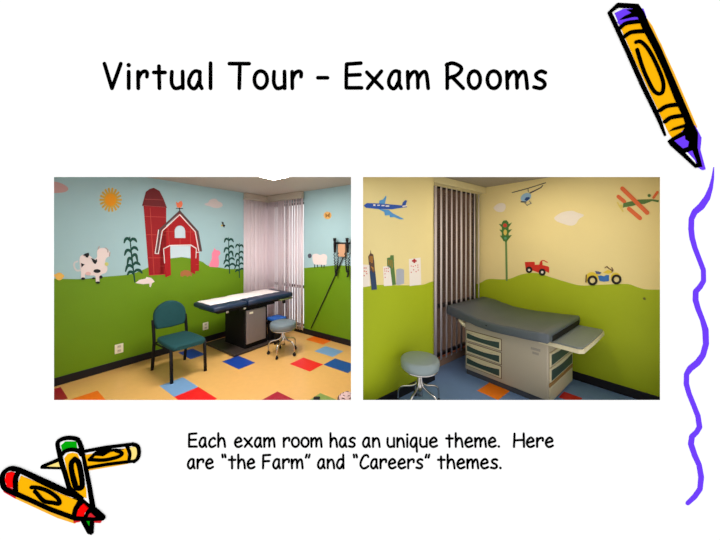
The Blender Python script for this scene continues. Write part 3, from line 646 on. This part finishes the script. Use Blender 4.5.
tag(obj('exam_paper', bm, PAPER, M=RA.M), 'crinkled white paper sheet spread over the navy exam table', 'paper')
# foot step with blue pad behind the pedestal
bm = BM(); add_box(bm, .86, .89, -.67, -.47, 0, .38); add_box(bm, 1.03, 1.06, -.67, -.47, 0, .38); add_box(bm, .86, 1.06, -.67, -.47, .34, .38); stp = part('step', bm, BLACKM)
bm = BM(); add_box(bm, .84, 1.09, -.69, -.45, .381, .425, bev=.015); part('step_pad', bm, mat('blue_pad', (36, 92, 178), .5), stp, I4)

# side chair
Cc = (.80, -1.965)
T2 = empty('side_chair', RA.at(Cc[0], Cc[1], 0), 'teal upholstered armless chair with black metal legs', 'chair')
off2 = Matrix.Translation((-Cc[0], -Cc[1], 0))
def p2(n, bm, m): return obj(n, bm, m, T2, M=off2)
ya, yb = -2.165, -1.775
for y, s in ((ya, -1), (yb, 1)):
    bm = BM(); add_tube(bm, spline([(.455, y, 0), (.50, y, .25), (.515, y, .42), (.475, y, .665)], 4), .019, 10); p2('rear_leg', bm, BLACKM)
    bm = BM(); add_tube(bm, [(1.055, y, 0), (1.035, y, .40)], .019, 10); p2('front_leg', bm, BLACKM)
bm = BM(); add_tube(bm, [(.515, ya, .37), (1.035, ya, .385)], .010); add_tube(bm, [(.515, yb, .37), (1.035, yb, .385)], .010); add_tube(bm, [(1.035, ya, .385), (1.035, yb, .385)], .010); add_tube(bm, [(.515, ya, .37), (.515, yb, .37)], .010)
p2('seat_frame', bm, BLACKM)
bm = BM(); sec = []
for i, (x, e, dz) in enumerate([(.545, .05, .0), (.56, .02, .0), (.65, .0, .0), (.80, -.006, 0), (.95, -.008, 0), (1.05, -.002, -.004), (1.085, .02, -.012), (1.095, .045, -.02)]):
    sec.append([(x, b, c) for b, c in rrect(ya+e, yb-e, .385+dz*.2, .445+dz, .022)])
loft(bm, sec); p2('seat', bm, TEAL)
bm = BM()   # rounded arch backrest, slightly curved and reclined
prof = [(-.165, .545)]+[(-.185, .60), (-.19, .66)]+[(-.19*math.cos(a), .70+.185*math.sin(a)) for a in [math.pi*k/14 for k in range(0, 15)]]+[(.19, .66), (.185, .60), (.165, .545), (0, .535)]
yc = (ya+yb)/2
def bpt(w, z, t): return (.505-(z-.55)*.12+t+.25*w*w*-1, yc+w, z)
for sgn in (0,):
    fr = [bm.verts.new(bpt(w, z, .022)) for w, z in prof]; bk = [bm.verts.new(bpt(w, z, -.022)) for w, z in prof]
    fi = [bm.verts.new(bpt(w*.9, .70+(z-.70)*.9, .034)) for w, z in prof]; bi = [bm.verts.new(bpt(w*.9, .70+(z-.70)*.9, -.03)) for w, z in prof]
    n = len(prof)
    for i in range(n):
        j = (i+1) % n
        for q in ((fr[i], fr[j], bk[j], bk[i]), (fi[i], fi[j], fr[j], fr[i]), (bk[i], bk[j], bi[j], bi[i])):
            f = bm.faces.new(q); f.smooth = True
    for W in (fi, bi):
        f = bm.faces.new(W); f.normal_update(); bmesh.ops.triangulate(bm, faces=[f])
p2('backrest', bm, TEAL)

# rolling stools
def stool(label, room, x, y, zs, rs, rf, vinyl, rot, nleg=5, group=None):
    r = empty('rolling_stool', room.at(x, y, 0, rot), label, 'stool', group)
    bm = BM(); add_lathe(bm, [(0, zs-.105), (rs-.02, zs-.105), (rs-.004, zs-.09), (rs, zs-.055), (rs-.001, zs-.022), (rs-.01, zs-.006), (rs*.85, zs), (0, zs+.003)], seg=36); obj('seat', bm, vinyl, r)
    bm = BM(); add_lathe(bm, [(rs-.03, zs-.114), (rs-.014, zs-.114), (rs-.012, zs-.104), (rs-.03, zs-.102)], seg=36); obj('seat_rim', bm, CHROME, r)
    bm = BM(); add_lathe(bm, [(0, .13), (.03, .13), (.03, .24), (.018, .25), (.018, zs-.11), (.055, zs-.108), (.055, zs-.094), (0, zs-.094)], seg=20); obj('column', bm, CHROME, r)
    for k in range(nleg):
        a = 2*math.pi*k/nleg; ca, sa = math.cos(a), math.sin(a)
        bm = BM(); pts = spline([(.012, 0, .33), (.03, 0, .25), (rf*.40, 0, .215), (rf*.80, 0, .195), (rf*.98, 0, .15), (rf, 0, .055)], 4)
        add_tube(bm, [(p.x*ca, p.x*sa, p.z) for p in pts], .0105, 8); lg = obj('leg', bm, CHROME, r)
        bm = BM(); q = rf
        add_tube(bm, [(q*ca-.011*sa, q*sa+.011*ca, .024), (q*ca+.011*sa, q*sa-.011*ca, .024)], .024, 14); add_box(bm, q*ca-.008, q*ca+.008, q*sa-.008, q*sa+.008, .035, .06); obj('caster', bm, RUB, lg)
GREYV = mat('grey_blue_vinyl', (108, 122, 130), .35, spec=.5, noise=.05, scale=12)
stool('round grey-blue stool on chrome legs beside the navy exam table', RA, 1.445, -.82, .482, .195, .215, GREYV, .15, group='rolling stools')
stool('round grey stool on chrome legs in front of the yellow-green wall', RB, .262, -1.965, .515, .195, .225, mat('grey_green_vinyl', (128, 141, 142), .3, spec=.6, noise=.05, scale=12), -.035, group='rolling stools')

# outlets, diagnostic set
def outlet(label, px, py):
    u, v = PAL.proj(px, py)
    r = empty('wall_outlet', PAL.M @ Matrix.Translation((u, v, 0)), label, 'outlet', 'outlets on the farm wall')
    bm = BM(); add_box(bm, -.045, .045, -.062, .062, .0004, .007, bev=.002, seg=1); obj('cover_plate', bm, PLATE, r)
    for dz in (-.028, .028):
        bm = BM(); add_box(bm, -.02, .02, dz-.017, dz+.017, .0065, .0095); rc = obj('receptacle', bm, mat('outlet_face', (205, 196, 176), .5), r)
        for dx in (-.008, .006):
            bm = BM(); add_box(bm, dx, dx+.003, dz-.004, dz+.008, .009, .0102); obj('slot', bm, BLACKM, rc)
outlet('white wall outlet on the green wall left of the teal chair', 119, 348.5)
outlet('white wall outlet between the teal chair and the exam table', 205.5, 326)
D = empty('diagnostic_set', RA.at(1.96, 0, 1.46), 'beige wall-mounted diagnostic set with two hanging black handles', 'medical device')
bm = BM(); add_box(bm, -.075, .075, -.05, -.001, -.01, .20, bev=.01); obj('power_box', bm, mat('beige_plastic', (206, 156, 122), .5), D)
bm = BM(); add_box(bm, -.17, .17, -.04, -.001, .205, .228, bev=.004); obj('rail', bm, BLACKM, D)
for s in (-1, 1):
    X = s*.125+(.0 if s < 0 else .01)
    bm = BM(); add_tube(bm, [(X, -.07, .30), (X, -.07, .245)], [.028, .022], 12); add_box(bm, X-.02, X+.02, -.07, -.03, .20, .225); add_tube(bm, [(X, -.07, .245), (X, -.065, .19), (X+.005*s, -.06, .06)], [.02, .026, .02], 12)
    hd = obj('handle', bm, BLACKM, D)
    bm = BM(); pts = []
    for k in range(150):
        t_ = k/149; cx = X+.01*s+.035*s*math.sin(t_*math.pi)*(1 if s < 0 else 1); cz = .06-.52*(4*t_*(1-t_))*.75
        w_ = -.03 if t_ < .5 else .02
        cx = X-.015*s+(t_-.5)*.09*s*-1
        pts.append((cx+.011*math.cos(k*1.1), -.045+.011*math.sin(k*1.1), cz if t_ < .5 else cz*.8+.01))
    add_tube(bm, pts, .0075, 5); obj('coiled_cord', bm, RUB, hd)
u0 = PAR.proj(344.2, 256.5); u1 = PAR.proj(311.6, 328)
bm = BM(); pts = spline([(u0[0]-1.96, -.02, u0[1]-1.46), ((u0[0]*.6+u1[0]*.4)-1.96, -.014, (u0[1]*.6+u1[1]*.4)-1.46-.005), (u1[0]-1.96, -.014, u1[1]-1.46)], 8); add_tube(bm, pts, .009, 8); obj('power_cord', bm, RUB, D)

# little striped thing and black shoe tip at the bottom edge
fx = RA.fl(346.5, 399.5); 
Z = empty('striped_bag', RA.at(fx[0]+.02, fx[1]-.02, 0), 'black and white striped bag on the floor in the lower corner of the farm room', 'bag')
bm = BM(); add_lathe(bm, [(0, 0), (.07, 0), (.095, .02), (.085, .05), (.05, .075), (0, .08)], seg=24); obj('body', bm, mat('bag_pale', (224, 190, 190), .8), Z)
bm = BM()
for k in range(5):
    rr = .097-.006*abs(k-1); zz = .016+.014*k
    rr = [.097, .096, .088, .070, .045][k]
    add_tube(bm, [(rr*math.cos(2*math.pi*j/24), rr*math.sin(2*math.pi*j/24), zz+.006*math.sin(j*1.3+k)) for j in range(25)], .004, 6)
obj('stripes', bm, mat('bag_dark', (70, 24, 34), .8), Z)
fx = RA.fl(318, 398.4)
bm = BM(); add_box(bm, -.035, .035, -.022, .022, 0, .02, bev=.008); tag(obj('door_wedge', bm, RUB, M=RA.at(fx[0], fx[1]-.02, .0012, .6)), 'small black object on the floor at the green tile', 'door wedge')

# ------------------------------------------------------------------ careers mural figures
BLU = mm('plane_blue', (44, 84, 168)); LBL = mm('plane_light_blue', (86, 152, 206)); WHT = mm('bldg_white', (240, 228, 216)); REDD = mm('dot_red', (206, 66, 50)); NAV = mm('tower_navy', (46, 66, 98)); BRN = mm('tower_brown', (92, 66, 54)); OCH = mm('tower_ochre', (188, 128, 52)); TGR = mm('tower_green', (88, 122, 62))
figure('painted_airplane', 'painted blue jet airplane flying on the yellow wall left of the blind', 'wall painting', PBL, [
 ('far_wing', LBL, poly((379, 203.8), (379.4, 200.6), (383, 199.4), (385.8, 195.6), (386.4, 196.8), (384.8, 203.8))),
 ('fuselage', BLU, poly((363.6, 205.6), (366.8, 203.1), (379.4, 203.5), (401.8, 205.4), (402.8, 202.4), (405.2, 200.2), (407, 200.6), (405.6, 204.6), (407, 207.2), (401.8, 207.8), (392, 209.3), (377.5, 209), (365.8, 207.8))),
 ('wings', LBL, poly((378.2, 208.9), (388.4, 210), (392.2, 213.2), (397, 215.6), (403.8, 219.2), (400, 219.4), (394, 217), (390, 217.4), (389.4, 215), (385, 215.6), (384.2, 212))),
 ('*window', WHT, [rect(373, 204.3, 375, 206), rect(377, 204.8, 379.4, 205.8), rect(381.2, 205, 384, 206.2), rect(385.4, 205.5, 388.8, 206.7)]), ('tail_mark', WHT, poly((402, 205.8), (406.2, 205.2), (406.4, 206.4), (402.4, 207.2)))])
def dots(l, r=.6): return [q for x, y in l for q in disc(x, y, r, n=8)]
GB = 'painted city buildings on the yellow wall'
figure('painted_building', 'white painted building with red windows at the very edge of the skyline', 'wall painting', PBL, [('tower', WHT, poly((358, 264), (369.4, 265), (369.8, 286.2), (358, 287.4))), ('windows', REDD, dots([(364, 268), (365.8, 268), (364.2, 271), (366, 271.6), (364, 275.6), (366.6, 273.6)]))], GB)
figure('painted_building', 'tall dark spired painted tower with ochre windows and navy base', 'wall painting', PBL, [
 ('tower', BRN, poly((368.2, 256.4), (370.2, 253.2), (370.5, 250), (371.1, 253.2), (373.2, 254.6), (374.2, 262), (374.8, 270), (375.4, 275), (370, 275), (368.6, 262))),
 ('base', NAV, poly((369.6, 272), (371, 270), (373, 273), (375, 271), (376.8, 289.4), (371.6, 290))),
 ('windows', OCH, rect(369.4, 256, 370.2, 262)+rect(371.2, 256, 372.2, 263)+poly((370.4, 266.2), (373.2, 267.6), (373, 271.8), (372.2, 268.6)))], GB)
figure('painted_building', 'leaning green painted tower with yellow windows in the skyline middle', 'wall painting', PBL, [('tower', TGR, poly((387, 258), (390, 257.4), (390.4, 255.2), (393.6, 255.2), (394, 266), (395.8, 284.6), (392.2, 285.2), (390.2, 268), (387.2, 266.6))), ('windows', OCH, grid([((388.4, 260), (388.5, 265)), ((389.9, 260), (390, 266)), ((391.6, 260), (392, 268))], .5))], GB)
figure('painted_building', 'white painted building with red dots leaning against the green tower', 'wall painting', PBL, [('tower', WHT, poly((383, 266.6), (389.8, 265.8), (392.2, 285.6), (383.8, 286))), ('windows', REDD, dots([(384.4, 269), (386, 268.6), (384.6, 271), (386.4, 271), (388, 268.4), (388.2, 271.4), (384.8, 273.8), (385, 277.4)], .5))], GB)
figure('painted_building', 'grey-blue arched painted building between the green and hospital towers', 'wall painting', PBL, [('tower', mm('bldg_grey', (172, 174, 182)), [[(396.2, 284.6), (396.2, 270)]+[(400-3.9*math.cos(a), 270.4-1.8*math.sin(a)) for a in [math.pi*k/6 for k in range(1, 6)]]+[(403.9, 270), (404, 283.6), (399, 285)]])], GB)
figure('painted_building', 'white painted hospital building with a red cross', 'wall painting', PBL, [('tower', WHT, poly((408.8, 259), (420.4, 257.6), (421, 284.6), (409.6, 286))), ('red_cross', mm('cross_red', (176, 34, 36)), rect(411.8, 260, 416.4, 261.8)+rect(413.2, 258.8, 415, 263)), ('windows', REDD, dots([(411, 266), (413, 266.4), (415.2, 265.6), (417.6, 265), (417.6, 267.2), (413.4, 269.8), (415.8, 271.6), (418, 270), (411, 272.2)], .5))], GB)
CLB = mm('cream_cloud', (232, 220, 206))
figure('painted_cloud', 'small painted cloud in the corner next to the blind', 'wall painting', PBR, [('cloud', CLB, [sm([(493.8, 207.6), (497, 204.4), (501, 203), (505, 204.2), (505.6, 208), (503, 211.6), (498, 211.8), (495, 210)], 4, True)])], 'clouds on the careers wall')
figure('painted_cloud', 'wide painted cloud between the helicopter and the biplane', 'wall painting', PBR, [('cloud', CLB, [sm([(554.6, 217.4), (562, 212.4), (572, 210.8), (577, 212.6), (584, 215.2), (579, 219), (575.6, 224), (570, 225.6), (560, 222.6), (556, 220.6)], 4, True)])], 'clouds on the careers wall')
DGR = mm('signal_green', (70, 118, 56)); 
figure('painted_traffic_light', 'painted green traffic light on a tall pole beside the corner', 'wall painting', PBR, [
 ('pole', mm('pole_green', (104, 138, 74)), stroke([(506, 238), (506.8, 280)], 2.0)),
 ('*visor', DGR, [poly((498.8, 224), (503, 224.4), (503, 228.4)), poly((512, 222.6), (507.6, 224.4), (508, 228.4)), poly((499.4, 229.6), (503, 230), (503, 234)), poly((512, 229.2), (508, 230), (508, 234)), poly((500, 235.6), (503, 235.6), (503.4, 240)), poly((512, 235), (508, 235.6), (508, 240))]),
 ('housing', DGR, poly((502, 223), (503.6, 220.6), (506.6, 220.2), (508.6, 222.6), (508.8, 239), (506.4, 242), (503.6, 241), (502, 238))),
 ('lamps', mm('lamp_yellow', (222, 196, 92)), disc(505.4, 232.4, 1.7, 2.9)), ('red_lamp', REDD, disc(505.2, 225.4, 2.0, 2.0)), ('green_lamp', mm('lamp_green', (90, 160, 110)), disc(505.6, 238.2, 1.3))])
TRD = mm('truck_red', (208, 46, 28)); TYR = mm('tyre_black', (30, 26, 22))
figure('painted_truck', 'painted red pickup truck driving on the hill beside the traffic light', 'wall painting', PBR, [
 ('body', TRD, poly((524.8, 262), (534.6, 261.8), (535, 264.8), (539.6, 264.6), (540.6, 262), (542.4, 261), (542.6, 265), (548.2, 266.4), (549.2, 267.4), (549.2, 273), (545, 271), (540, 273.2), (533, 270.6), (526, 271))),
 ('cab_frame', TRD, stroke(sm([(539.8, 265), (540.6, 261.8), (543.4, 260.4), (547.4, 262.4)]), .8)),
 ('*wheel', TYR, [disc(529.2, 269.8, 3.2, 3.3), disc(542.3, 272.2, 3.4, 3.6)]), ('*hub', CLB, [disc(529.3, 269.9, 1.2), disc(542.4, 272.2, 1.3)])])
BYL = mm('bike_yellow', (226, 196, 60))
figure('painted_motorcycle', 'painted yellow and blue motorcycle riding along the hill', 'wall painting', PBR, [
 ('*fender', BYL, [[sm([(585.8, 276), (588.6, 273), (592, 272), (596, 273.4), (599, 276), (597, 280), (592, 276), (588, 280), (587, 283), (585.6, 281)], 3, True)], [sm([(611, 276), (614, 272.8), (618, 273.2), (620, 275.4), (616, 275), (612.6, 279), (611.6, 281)], 3, True)]]), ('fuel_tank', BYL, poly((603, 272.6), (607.6, 270), (612.6, 271), (611.6, 273), (608, 273.8))),
 ('engine', mm('bike_blue', (52, 108, 178)), poly((598, 275.8), (601, 275.4), (604, 276.4), (606, 275), (609, 275), (609, 281), (604, 281.6), (599.6, 280.8))),
 ('seat', mm('bike_seat', (84, 92, 128)), poly((595, 271), (598.6, 271.4), (601.6, 272.6), (600, 274), (596.6, 274))),
 ('handlebars', mm('bike_brown', (110, 74, 48)), stroke([(605, 267.8), (607, 266.4), (609, 268.6), (612.6, 270.6)], .8)+stroke([(611.8, 267.6), (613.2, 270), (612, 272)], .8)+stroke([(586.4, 275), (586, 282)], 1.0)),
 ('*tyre', TYR, [ring(592.6, 280.4, 3.9, 2.2), ring(616.6, 279.4, 3.9, 2.2)])])
HBL = mm('heli_blue', (146, 182, 208)); HDK = mm('heli_dark', (58, 58, 68)); HNV = mm('heli_navy', (44, 72, 128))
figure('painted_helicopter', 'painted pale blue helicopter high on the yellow wall', 'wall painting', PBR, [
 ('tail', HDK, stroke([(530, 193), (535, 190.6), (541, 187.6), (542.8, 185.4)], [1.4, 1.2, 1.0, .8])), ('rotor', HDK, stroke([(512.2, 192.6), (528, 188.4), (545.6, 182.8)], .8)+stroke([(528, 188.4), (528.4, 192)], .6)),
 ('body', HBL, disc(526, 197.2, 5.6, 3.9, a=-.5)), ('window', HNV, poly((524.6, 200), (526, 197.4), (529.6, 197), (530, 198.6), (527, 201.2))), ('nose', HDK, stroke([(521.4, 201.8), (526, 202)], 1.2)),
 ('*skid', mm('skid', (120, 120, 110)), [stroke([(524.6, 202.4), (527.6, 205.6)], .6), stroke([(529.6, 201), (531.4, 203.4), (527, 205.4)], .6)])])
WOR = mm('wing_orange', (226, 108, 60))
figure('painted_biplane', 'painted biplane with two orange wings near the upper right edge', 'wall painting', PBR, [
 ('*lower_wing', WOR, [stroke([(618.4, 196.6), (624.4, 201.6)], 3.8), stroke([(629, 208.8), (640, 218.2)], 4.2)]),
 ('fuselage', mm('biplane_green', (88, 122, 64)), poly((623, 207.6), (623.4, 203.2), (630, 201.6), (638.5, 199.6), (651, 199.2), (658.8, 200.2), (658.4, 202.4), (652, 201), (644.4, 204), (638, 204), (633, 205.8))),
 ('tail', WOR, stroke([(653.6, 197.6), (657.4, 192.2)], 2.6)), ('tail_fin', mm('biplane_green', (88, 122, 64)), disc(649.2, 195.6, 1.6)),
 ('upper_wing', WOR, stroke([(622.4, 188.6), (647.2, 212.8)], 4.2)), ('propeller', mm('prop_yellow', (226, 204, 104)), stroke([(617.6, 202.6), (619.4, 206), (623, 211.4)], 1.2)+disc(621, 206.4, 1.8))])
figure('wall_hook', 'small dark mark on the green wall below the motorcycle', 'wall fitting', PBR, [('hook', mm('hook', (96, 98, 40)), disc(644.4, 298.6, 1.3)+stroke([(643, 298), (645.6, 299.8)], .8))])

# ------------------------------------------------------------------ careers exam table
CAB = mat('cabinet_cream', (178, 166, 146), .45, noise=.02, scale=6); CABE = mat('drawer_cream', (206, 194, 160), .45); TGN = mat('drawer_teal', (52, 72, 66), .5); SEAM = mat('brown_seam', (92, 66, 40), .7)
GVIN = mat('exam_vinyl_grey', (76, 83, 89), .38, spec=.5, noise=.06, scale=10); TANP = mat('tan_board', (150, 112, 62), .6); KICK = mat('kick_grey', (150, 140, 128), .5)
yf, xe = -.924, 1.068
T3 = empty('exam_table', RB.at(.6, -.52, 0), 'cream cabinet exam table with grey padded top and pulled-out footrest', 'exam table')
off3 = Matrix.Translation((-.6, .52, 0))
def p3(n, bm, m, parent=T3): return obj(n, bm, m, parent, M=off3 if parent is T3 else I4)
bm = BM(); add_box(bm, .145, xe, yf, -.10, .06, .70, bev=.012); p3('cabinet', bm, CAB)
bm = BM(); add_box(bm, .16, xe-.012, yf+.012, -.115, 0, .07); p3('plinth', bm, mat('plinth_dark', (70, 72, 80), .6))
def drawer_y(x0, x1, z0, z1):     # on the long face
    bm = BM(); add_box(bm, x0, x1, yf-.012, yf+.002, z0, z1, bev=.006); d_ = p3('drawer', bm, CABE)
    bm = BM(); add_box(bm, x0-.006, x1+.006, yf-.0035, yf+.001, z0-.006, z1+.006); p3('gap', bm, SEAM, d_)
    bm = BM(); w = x1-x0; n = 12; H = z1-z0
    topc = [(x0+.012+(w-.03)*k/n, z0+H*(.70-.10*math.sin(math.pi*(k/n-.12)*1.3))) for k in range(n+1)]
    pts = topc+[(x1-.018, z0+.022), (x0+.012, z0+.030)]
    lo = [bm.verts.new((a, yf-.0145, b)) for a, b in pts]; hi = [bm.verts.new((a, yf-.011, b)) for a, b in pts]
    f1 = bm.faces.new(lo); f2 = bm.faces.new(hi[::-1]); m_ = len(pts)
    for i in range(m_): bm.faces.new((lo[i], lo[(i+1) % m_], hi[(i+1) % m_], hi[i]))
    f1.normal_update(); f2.normal_update(); bmesh.ops.triangulate(bm, faces=[f1, f2]); p3('inset', bm, TGN, d_)
    bm = BM(); add_tube(bm, [(a, yf-.016, b+.012) for a, b in topc[1:-1]], .012, 8); p3('grip', bm, CABE, d_)
for z0, z1 in ((.435, .565), (.275, .408), (.115, .25)): drawer_y(.165, .60, z0, z1)
def drawer_x(y0, y1, z0, z1, inset=True, m=None):
    bm = BM(); add_box(bm, xe-.002, xe+.012, y0, y1, z0, z1, bev=.005); d_ = p3('drawer', bm, m or CABE)
    if inset:
        bm = BM(); n = 10; H = z1-z0; w = y1-y0
        topc = [(y0+.03+(w-.06)*k/n, z1-.02-.018*math.sin(math.pi*k/n)) for k in range(n+1)]
        pts = topc+[(y1-.03, z0+.016), (y0+.03, z0+.016)]
        lo = [bm.verts.new((xe+.0145, a, b)) for a, b in pts]; hi = [bm.verts.new((xe+.011, a, b)) for a, b in pts]
        f1 = bm.faces.new(lo); f2 = bm.faces.new(hi[::-1]); m_ = len(pts)
        for i in range(m_): bm.faces.new((lo[i], lo[(i+1) % m_], hi[(i+1) % m_], hi[i]))
        f1.normal_update(); f2.normal_update(); bmesh.ops.triangulate(bm, faces=[f1, f2]); p3('inset', bm, TGN, d_)
drawer_x(-.885, -.135, .40, .545); drawer_x(-.885, -.135, .24, .385)
drawer_x(-.895, -.13, .195, .232, False, TANP)
bm = BM(); add_box(bm, xe-.002, xe+.008, -.895, -.13, .03, .185, bev=.004); p3('step_panel', bm, CABE)
bm = BM(); add_tube(bm, spline([(.14, yf+.02, .60), (.10, yf, .665), (.11, yf-.06, .685), (.18, yf-.09, .655)], 5), .022, 10); p3('handle', bm, mat('handle_cream', (226, 214, 176), .45))
bm = BM(); add_box(bm, .91, 1.0, yf-.002, yf+.001, .548, .572); add_box(bm, .925, .985, yf-.003, yf+.001, .505, .528); p3('label_plate', bm, mat('label_grey', (150, 142, 130), .5))
# padded top: waved, lifted towards the head
bm = BM(); sec = []
xsA = [-.075, -.06, .05, .12, .2, .28, .36, .45, .55, .68, .8, .92, 1.03, 1.115, 1.13]
def zt_(x):
    K_ = [(-.08, .852), (.1, .835), (.25, .800), (.4, .775), (.6, .770), (.85, .785), (1.13, .805)]
    for (a, za), (b, zb2) in zip(K_, K_[1:]):
        if x <= b:
            t_ = (x-a)/(b-a); t_ = t_*t_*(3-2*t_); return za+(zb2-za)*t_
    return .80
for i, x in enumerate(xsA):
    e = .018 if i in (0, len(xsA)-1) else 0
    y0c = -1.02-.09*max(0, min(1, (x)/1.1))
    za = zt_(x)
    sec.append([(x, b, c) for b, c in rrect(y0c+e, -.03-e, (za-.10 if x > .2 else .70+.035*(.2-x)/.28)+e, za-e, .02)])
loft(bm, sec); p3('padded_top', bm, GVIN)
bm = BM(); add_box(bm, .05, 1.06, -.98, -.08, .695, .71); p3('top_board', bm, mat('dark_board', (46, 52, 56), .6))
bm = BM(); add_tube(bm, [(.50, -1.075, .735), (.50, -1.079, .725)], .008, 8); p3('stud', bm, BLACKM)
bm = BM(); add_box(bm, 1.12, 1.134, -1.0, -.10, .712, .765); p3('footrest_slot', bm, BLACKM)
# footrest
bm = BM(); pts = [(1.0, -.97), (1.335, -.99), (1.368, -.95), (1.372, -.55), (1.365, -.13), (1.35, -.085), (1.0, -.10)]
add_prism(bm, pts, .652, .688); fo = p3('footrest', bm, CABE)
bm = BM(); pts = [(1.0, -.955), (1.325, -.975), (1.355, -.94), (1.361, -.55), (1.353, -.14), (1.34, -.10), (1.0, -.115)]
add_prism(bm, pts, .686, .706); p3('footrest_pad', bm, mat('footrest_vinyl', (112, 118, 116), .4, spec=.5), fo)

# ------------------------------------------------------------------ world, camera
w = bpy.data.worlds.new('world'); bpy.context.scene.world = w; w.use_nodes = True
bg = w.node_tree.nodes['Background']; bg.inputs['Color'].default_value = (1, 1, 1, 1); bg.inputs['Strength'].default_value = 1.08
cam = bpy.data.cameras.new('camera'); co = bpy.data.objects.new('camera', cam); C.objects.link(co)
co.location = (0, 0, EYE); co.rotation_euler = (math.radians(90), 0, 0)
cam.sensor_fit = 'HORIZONTAL'; cam.sensor_width = 36; cam.lens = F/720*36
cam.shift_y = -(270-CY)/720; cam.clip_start = .05
sc = bpy.context.scene; sc.camera = co
sc.view_settings.view_transform = 'Standard'; sc.view_settings.look = 'None'; sc.view_settings.exposure = 0; sc.view_settings.gamma = 1
sc.view_settings.use_curve_mapping = False
sc.cycles.use_denoising = True
sc.cycles.max_bounces = 8; sc.cycles.diffuse_bounces = 5; sc.cycles.caustics_reflective = False; sc.cycles.caustics_refractive = False
